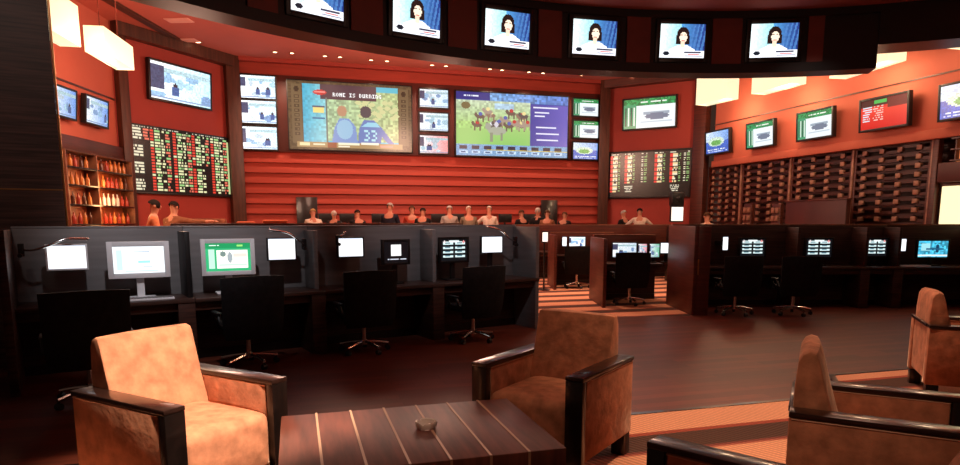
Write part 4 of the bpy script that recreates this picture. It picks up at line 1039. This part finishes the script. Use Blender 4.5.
def person(P, rz, hgt, label, shirt, trousers, hair, lpose='counter', rpose='counter', lean=0, cap=None):
    t = thing('person', label, 'person', (P[0], P[1], P[2]), rz, 'people at the betting counter')
    k = hgt/1.75; t.scale = (k, k, k)
    ly = lean
    V_, E_, R_ = [], [], []
    def v(p, r, link=None):
        V_.append(p); R_.append(r)
        if link is not None: E_.append((link, len(V_)-1))
        return len(V_)-1
    pel = v((0, 0, .95), (.155, .11)); ch = v((0, ly*.5, 1.22), (.165, .11), pel); sh = v((0, ly, 1.42), (.13, .09), ch)
    nk = v((0, ly+.01, 1.50), .052, sh); hd0 = v((0, ly+.03, 1.57), (.066, .075), nk); hd = v((0, ly+.03, 1.66), (.076, .09), hd0); hd1 = v((0, ly+.02, 1.735), (.045, .05), hd)
    hands = []
    for s, pose in ((-1, lpose), (1, rpose)):
        el, wr = ARMS[pose]
        a = v((s*.175, ly, 1.40), .058, sh); e_ = v((s*el[0], el[1]+ly, el[2]), .043, a); w_ = v((s*wr[0], wr[1]+ly, wr[2]), .030, e_)
        dv = (Vector(V_[w_])-Vector(V_[e_])).normalized(); hp = Vector(V_[w_])+dv*.07; v(hp.to_tuple(), (.036, .022), w_); hands.append((s, Vector(V_[w_])+dv*.06, dv))
        hp_ = v((s*.095, 0, .90), .095, pel); kn = v((s*.105, .02, .49), .058, hp_); an = v((s*.11, -.02, .09), .040, kn); v((s*.125, .13, .035), (.042, .034), an)
    me = skin_mesh('body', V_, E_, R_, M['skin'])
    bb = BM(); bb.from_mesh(me)
    for s, p, d_ in hands:                                   # four fingers and a thumb rooted in each palm
        side = d_.cross(Vector((0, 0, 1)))
        side = side.normalized() if side.length > .1 else Vector((1, 0, 0))
        for q, ln in ((-.026, .062), (-.009, .075), (.009, .070), (.026, .055)):
            a = p+side*q+d_*.015; tube(bb, [a, a+d_*ln*.6-Vector((0, 0, .006)), a+d_*ln-Vector((0, 0, .022))], .0085, 6, smooth_n=2)
        a = p-side*(.03*s)-d_*.02; tube(bb, [a, a-side*(.028*s)+d_*.025, a-side*(.032*s)+d_*.055], .0095, 6, smooth_n=2)
    hy = ly+.03                                              # face
    sphere(bb, (0, hy+.095, 1.632), .016, sz=1.5, u=8, v=6); sphere(bb, (-.032, hy+.078, 1.665), .012, u=8, v=6); sphere(bb, (.032, hy+.078, 1.665), .012, u=8, v=6)
    sphere(bb, (0, hy+.082, 1.592), .022, sy=.5, sz=.35, u=8, v=6)
    for s in (-1, 1): sphere(bb, (s*.082, hy-.005, 1.645), .026, sx=.4, sz=1.2, u=8, v=6)
    obj('body', bb, M['skin'], t)
    # shirt: torso, shoulders and sleeves to the elbow
    V_, E_, R_ = [], [], []
    pel = v((0, 0, .93), (.175, .13)); ch = v((0, ly*.5, 1.22), (.188, .132), pel); sh = v((0, ly, 1.41), (.15, .11), ch); v((0, ly+.005, 1.475), .066, sh)
    for s, pose in ((-1, lpose), (1, rpose)):
        el, wr = ARMS[pose]; a = v((s*.18, ly, 1.40), .076, sh); e_ = v((s*el[0], el[1]+ly, el[2]), .058, a)
        m_ = Vector(V_[e_]).lerp(Vector((s*wr[0], wr[1]+ly, wr[2])), .75 if hgt > 1.66 else .12); v(m_.to_tuple(), .046, e_)
    obj('shirt', skin_mesh('shirt', V_, E_, R_, shirt), None, t)
    V_, E_, R_ = [], [], []
    pel = v((0, 0, .97), (.168, .122))
    for s in (-1, 1):
        a = v((s*.095, 0, .88), .108, pel); kn = v((s*.105, .02, .49), .074, a); v((s*.11, -.02, .10), .058, kn)
    obj('trousers', skin_mesh('trousers', V_, E_, R_, trousers), None, t)
    bb = BM(); tb = bmesh.new(); bmesh.ops.create_uvsphere(tb, u_segments=16, v_segments=10, radius=1)
    cut = -.25 if cap is None else .15
    bmesh.ops.bisect_plane(tb, geom=tb.verts[:]+tb.edges[:]+tb.faces[:], plane_co=(0, 0, cut), plane_no=(0, .75, 1), clear_inner=True)
    add(bb, tb, Matrix.Translation((0, hy-.008, 1.668)) @ Matrix.Diagonal((.090, .106, .098, 1)))
    if cap is not None: box(bb, (0, hy+.12, 1.69), (.13, .10, .012), bev=.005)
    obj('cap' if cap is not None else 'hair', bb, cap if cap is not None else hair, t)
    return t
HD, HG, HB, HL = cloth('dark_hair', (.015, .010, .008)), cloth('grey_hair', (.45, .42, .38)), cloth('brown_hair', (.08, .035, .015)), cloth('blond_hair', (.45, .26, .10))
CW, CN, CR, CG, CO, CB, CT, CK = (cloth('white', (.75, .66, .55)), cloth('navy', (.015, .017, .03)), cloth('red', (.45, .06, .03)), cloth('grey', (.40, .37, .33)), cloth('orange', (.70, .22, .10)), cloth('black', (.012, .010, .011)), cloth('tan', (.26, .10, .05)), cloth('olive', (.22, .19, .13)))
TR = cloth('trousers', (.03, .03, .04))
ppl = [  # px, head top y, distance, facing (degrees from +y), shirt, hair, left arm, right arm, lean, cap, label
    (149, 200, 13.6, -60, CO, HD, 'counter', 'counter', .05, None, 'person in an orange shirt standing leftmost below the left odds board'),
    (168, 201.5, 14.6, -25, CT, HD, 'counter', 'reach', .10, None, 'person in a tan top stretching an arm to the right below the left odds board'),
    (313, 209, 17.2, 20, CW, HL, 'counter', 'down', .03, None, 'fair person in a pale top in front of the dark door'),
    (334, 211, 17.5, 160, CB, HG, 'down', 'down', .0, None, 'pale person in black just right of the dark door'),
    (358, 210, 17.0, 30, CB, HD, 'counter', 'phone', .04, None, 'dark haired person in black left of the tall navy jacket'),
    (389, 203, 16.8, -15, CN, HG, 'counter', 'counter', .04, None, 'tall grey haired person in a big navy jacket, back turned'),
    (412, 206, 17.4, 10, CR, HB, 'counter', 'counter', .03, None, 'person in a red shirt right of the navy jacket'),
    (422.5, 208, 16.7, -10, CB, HD, 'counter', 'counter', .02, None, 'dark haired person in black beside the red shirt'),
    (449.5, 206, 17.3, 5, CG, HG, 'down', 'counter', .02, None, 'grey haired person in a grey shirt standing alone mid counter'),
    (469, 206.5, 16.8, 8, CK, HG, 'counter', 'counter', .04, CW, 'person in an olive shirt and a white cap'),
    (489, 206.5, 17.3, -6, CW, HG, 'spread', 'counter', .02, CW, 'person in a white shirt and a white cap'),
    (523, 210, 17.0, 35, CB, HB, 'counter', 'counter', .05, None, 'person in black left of the smaller dark door'),
    (538, 208, 17.5, 150, CB, HG, 'down', 'counter', .02, None, 'grey haired person in black at the left edge of the smaller door'),
    (547, 210.5, 16.9, -20, CT, HB, 'counter', 'counter', .03, None, 'brown haired person in a tan shirt before the smaller door'),
    (564, 212, 17.3, -35, CB, HB, 'phone', 'counter', .04, None, 'person in black with a raised hand right of the smaller door'),
    (625.5, 210.5, 17.4, 40, CB, HG, 'counter', 'counter', .05, None, 'grey haired person in black below the right odds board'),
    (640, 208.5, 16.6, -10, CW, HD, 'spread', 'spread', .04, None, 'person in a white shirt with both arms spread below the right odds board'),
    (709, 212.5, 14.2, 10, CW, HB, 'counter', 'counter', .06, None, 'person in white before the woven wood screens'),
]
DAIS = .15
b = BM(); prism(b, [(-.9, 16.1), (9.5, 16.1), (9.5, YB-.03), (-.9, YB-.03)], FZ-.01, DAIS); struct('floor', b, M['carpet'])
for px, py, Y_, face, sh_, hr, lp, rp_, ln, cp, lb in ppl:
    d_ = ray(px, py); P = EYEP+d_*(Y_/d_.y); z0 = DAIS if Y_ > 16 else FZ
    person((P.x, P.y, z0), rad(-16+face if abs(face) < 90 else face), P.z-z0, lb, sh_, TR, hr, lp, rp_, ln, cp)
# low reclining furniture below the left board: a leather lounger
a, c = V(186, 218, (0, 15.5, 0), (0, 1, 0)), V(226, 218, (0, 15.5, 0), (0, 1, 0))
t = thing('lounge_sofa', 'low tan sofa back under the left odds board', 'sofa', ((a.x+c.x)/2, 15.5, FZ), 0)
w = c.x-a.x
b = BM(); box(b, (0, .05, .98), (w, .22, 1.16), bev=.05, seg=3); obj('backrest', b, M['velvet_dk'], t)
b = BM(); box(b, (0, -.30, .36), (w, .55, .22), bev=.05, seg=3); obj('seat', b, M['velvet_dk'], t)
b = BM(); box(b, (0, -.1, .13), (w-.1, .7, .26)); obj('base', b, M['espresso'], t)
for px, py, lb in ((275, 218, 'orange upholstered chair back left of the dark door, behind the carrel cap'), (246, 221, 'small orange chair back at the far left of the red boards')):
    P = V(px, py, (0, 11.6, 0), (0, 1, 0)); t = thing('lounge_chair', lb, 'chair', (P.x, 11.6, FZ), 0, 'orange chairs beyond the left row')
    b = BM(); box(b, (0, 0, 1.08), (.30 if px < 260 else .42, .10, P.z+.05-.62), bev=.03, seg=3); obj('backrest', b, cloth('coral', (.75, .17, .08)), t)
    b = BM(); box(b, (0, .2, .66), (.42, .42, .10), bev=.03, seg=3); obj('seat', b, cloth('coral_seat', (.75, .17, .08)), t)
    b = BM(); cyl(b, (0, .18, .03), (0, .18, .62), .03); cyl(b, (0, .18, 0), (0, .18, .03), .22, .2); obj('pedestal', b, M['chrome'], t)
# dark terminals on the far carrel
for px, w, lb in ((327, .38, 'black terminal seen from behind, right of the dark door'), (347, .34, 'black terminal left of the dark haired person'), (438, .34, 'black terminal right of the red shirt'), (458, .30, 'black terminal before the grey shirted person'), (378, .30, 'black terminal beside the navy jacket'), (505, .34, 'black terminal right of the white capped person'), (530, .34, 'black terminal before the smaller dark door')):
    P = V(px, 217.5, (0, 18.3, 0), (0, 1, 0)); t = thing('betting_terminal', lb, 'terminal', (P.x, 18.3, .15+1.083), 0, 'terminals on the betting counter')
    b = BM(); box(b, (0, 0, .25), (w*1.2, .06, .26), bev=.01); obj('screen_back', b, M['black'], t)
    b = BM(); box(b, (0, .02, .098), (.05, .04, .18)); box(b, (0, .02, .012), (.2, .16, .02), bev=.004); obj('stand', b, M['black'], t)

# ------------------------------------------------------------------ light
wd = bpy.data.worlds.new('world'); SC.world = wd; wd.use_nodes = True
wd.node_tree.nodes['Background'].inputs['Color'].default_value = (.5, .25, .18, 1); wd.node_tree.nodes['Background'].inputs['Strength'].default_value = .08
WARM = (1, .68, .47)
LK = 1.0
# wall washers from the paired downlights
for i, P in enumerate(PAIR_P):
    if i % 2 == 0: spot(P+Vector((.15, -.1, -.03)), (P.x+.1, YB, 2.4), 250*LK, 95, .9, WARM)
for P, T in (((-1.75, 14.75, 5), (-2.3, 14.8, 2.6)), ((-2.3, 14.1, 5), (-2.6, 14.4, 2.6)), ((8.5, 15.1, 5), (8.9, 15.1, 2.5)), ((9.2, 14.3, 5), (9.3, 14.7, 2.5))):
    spot(Vector(P)*S, Vector(T)*S, 420*LK, 105, .9, WARM)
# downlights over the counter people and the far aisle
for x in (-1.6, .8, 3.4, 6.0, 8.6): spot((x, 12.6, CEIL_H-.05), (x, 13.2, 1.4), 420*LK, 70, .8, WARM)
spot((4.6, 11.3, CEIL_H-.05), (5.0, 11.2, 0), 480*LK, 60, .8, (1, .58, .36))
# light of the box pendants
for P in ((-2.75, 11.6, 4.0), (-3.1, 12.9, 4.0), (11.2, 15.0, 4.3), (11.2, 12.9, 4.3), (11.2, 10.6, 4.3), (11.3, 8.2, 4.3)):
    point(P, 60*LK, (1, .68, .40), .25)
# lounge spots in the inner ceiling
spot((1.2, 1.7, ZI-.03), (-.46, 3.30, .55), 3300*LK, 22, .5, (1, .78, .58))
spot((.7, 2.0, ZI-.03), (1.3, 3.3, .4), 120*LK, 38, .8, (1, .64, .42))
spot((.5, 1.6, ZI-.03), (.53, 2.78, .4), 190*LK, 22, .8, (1, .68, .46))
spot((3.0, 3.0, ZI-.03), (2.9, 3.75, 0), 760*LK, 42, .8, (1, .64, .42))
spot((.4, .7, ZI-.03), (2.25, 2.35, .65), 230*LK, 20, .8, (1, .66, .44))
spot((3.5, 4.3, ZI-.03), (5.0, 3.9, .6), 420*LK, 26, .8, (1, .64, .42))
spot((4.4, 6.0, ZI-.03), (4.2, 6.2, 0), 260*LK, 75, .9, (1, .60, .42))
spot((-.6, 3.9, ZI-.03), (-1.1, 7.4, 1.32), 560*LK, 34, .9, (1, .95, .98))
spot((1.3, 4.4, ZI-.03), (1.9, 8.4, 1.32), 340*LK, 32, .9, (1, .93, .96))
spot((-2.2, 4.0, ZI-.03), (-3.0, 8.0, 2.4), 190*LK, 50, .9, (1, .80, .70))  # added fill to brighten the dark column, not a lounge fitting
spot((8.0, 8.0, ZI-.03), (8.2, 9.4, 1.1), 60*LK, 80, .9, (1, .75, .65))
# added mid-air fill points without fittings, in place of bounce onto the red ceilings
point((3.6, 15.4, 4.0), 300*LK, (1, .58, .42), .6)
point((1.0, 13.2, 4.3), 150*LK, (1, .58, .42), .6)
point((6.6, 13.2, 4.3), 150*LK, (1, .58, .42), .6)
point((-1.6, 12.6, 3.8), 170*LK, (1, .60, .44), .6)
point((4.6, 4.5, 3.9), 60*LK, (1, .55, .40), .5)

# ------------------------------------------------------------------ colour management
vs = SC.view_settings
SC.display_settings.display_device = 'sRGB'
vs.view_transform = 'Standard'; vs.look = 'None'; vs.gamma = 1; vs.use_curve_mapping = False; vs.exposure = 0
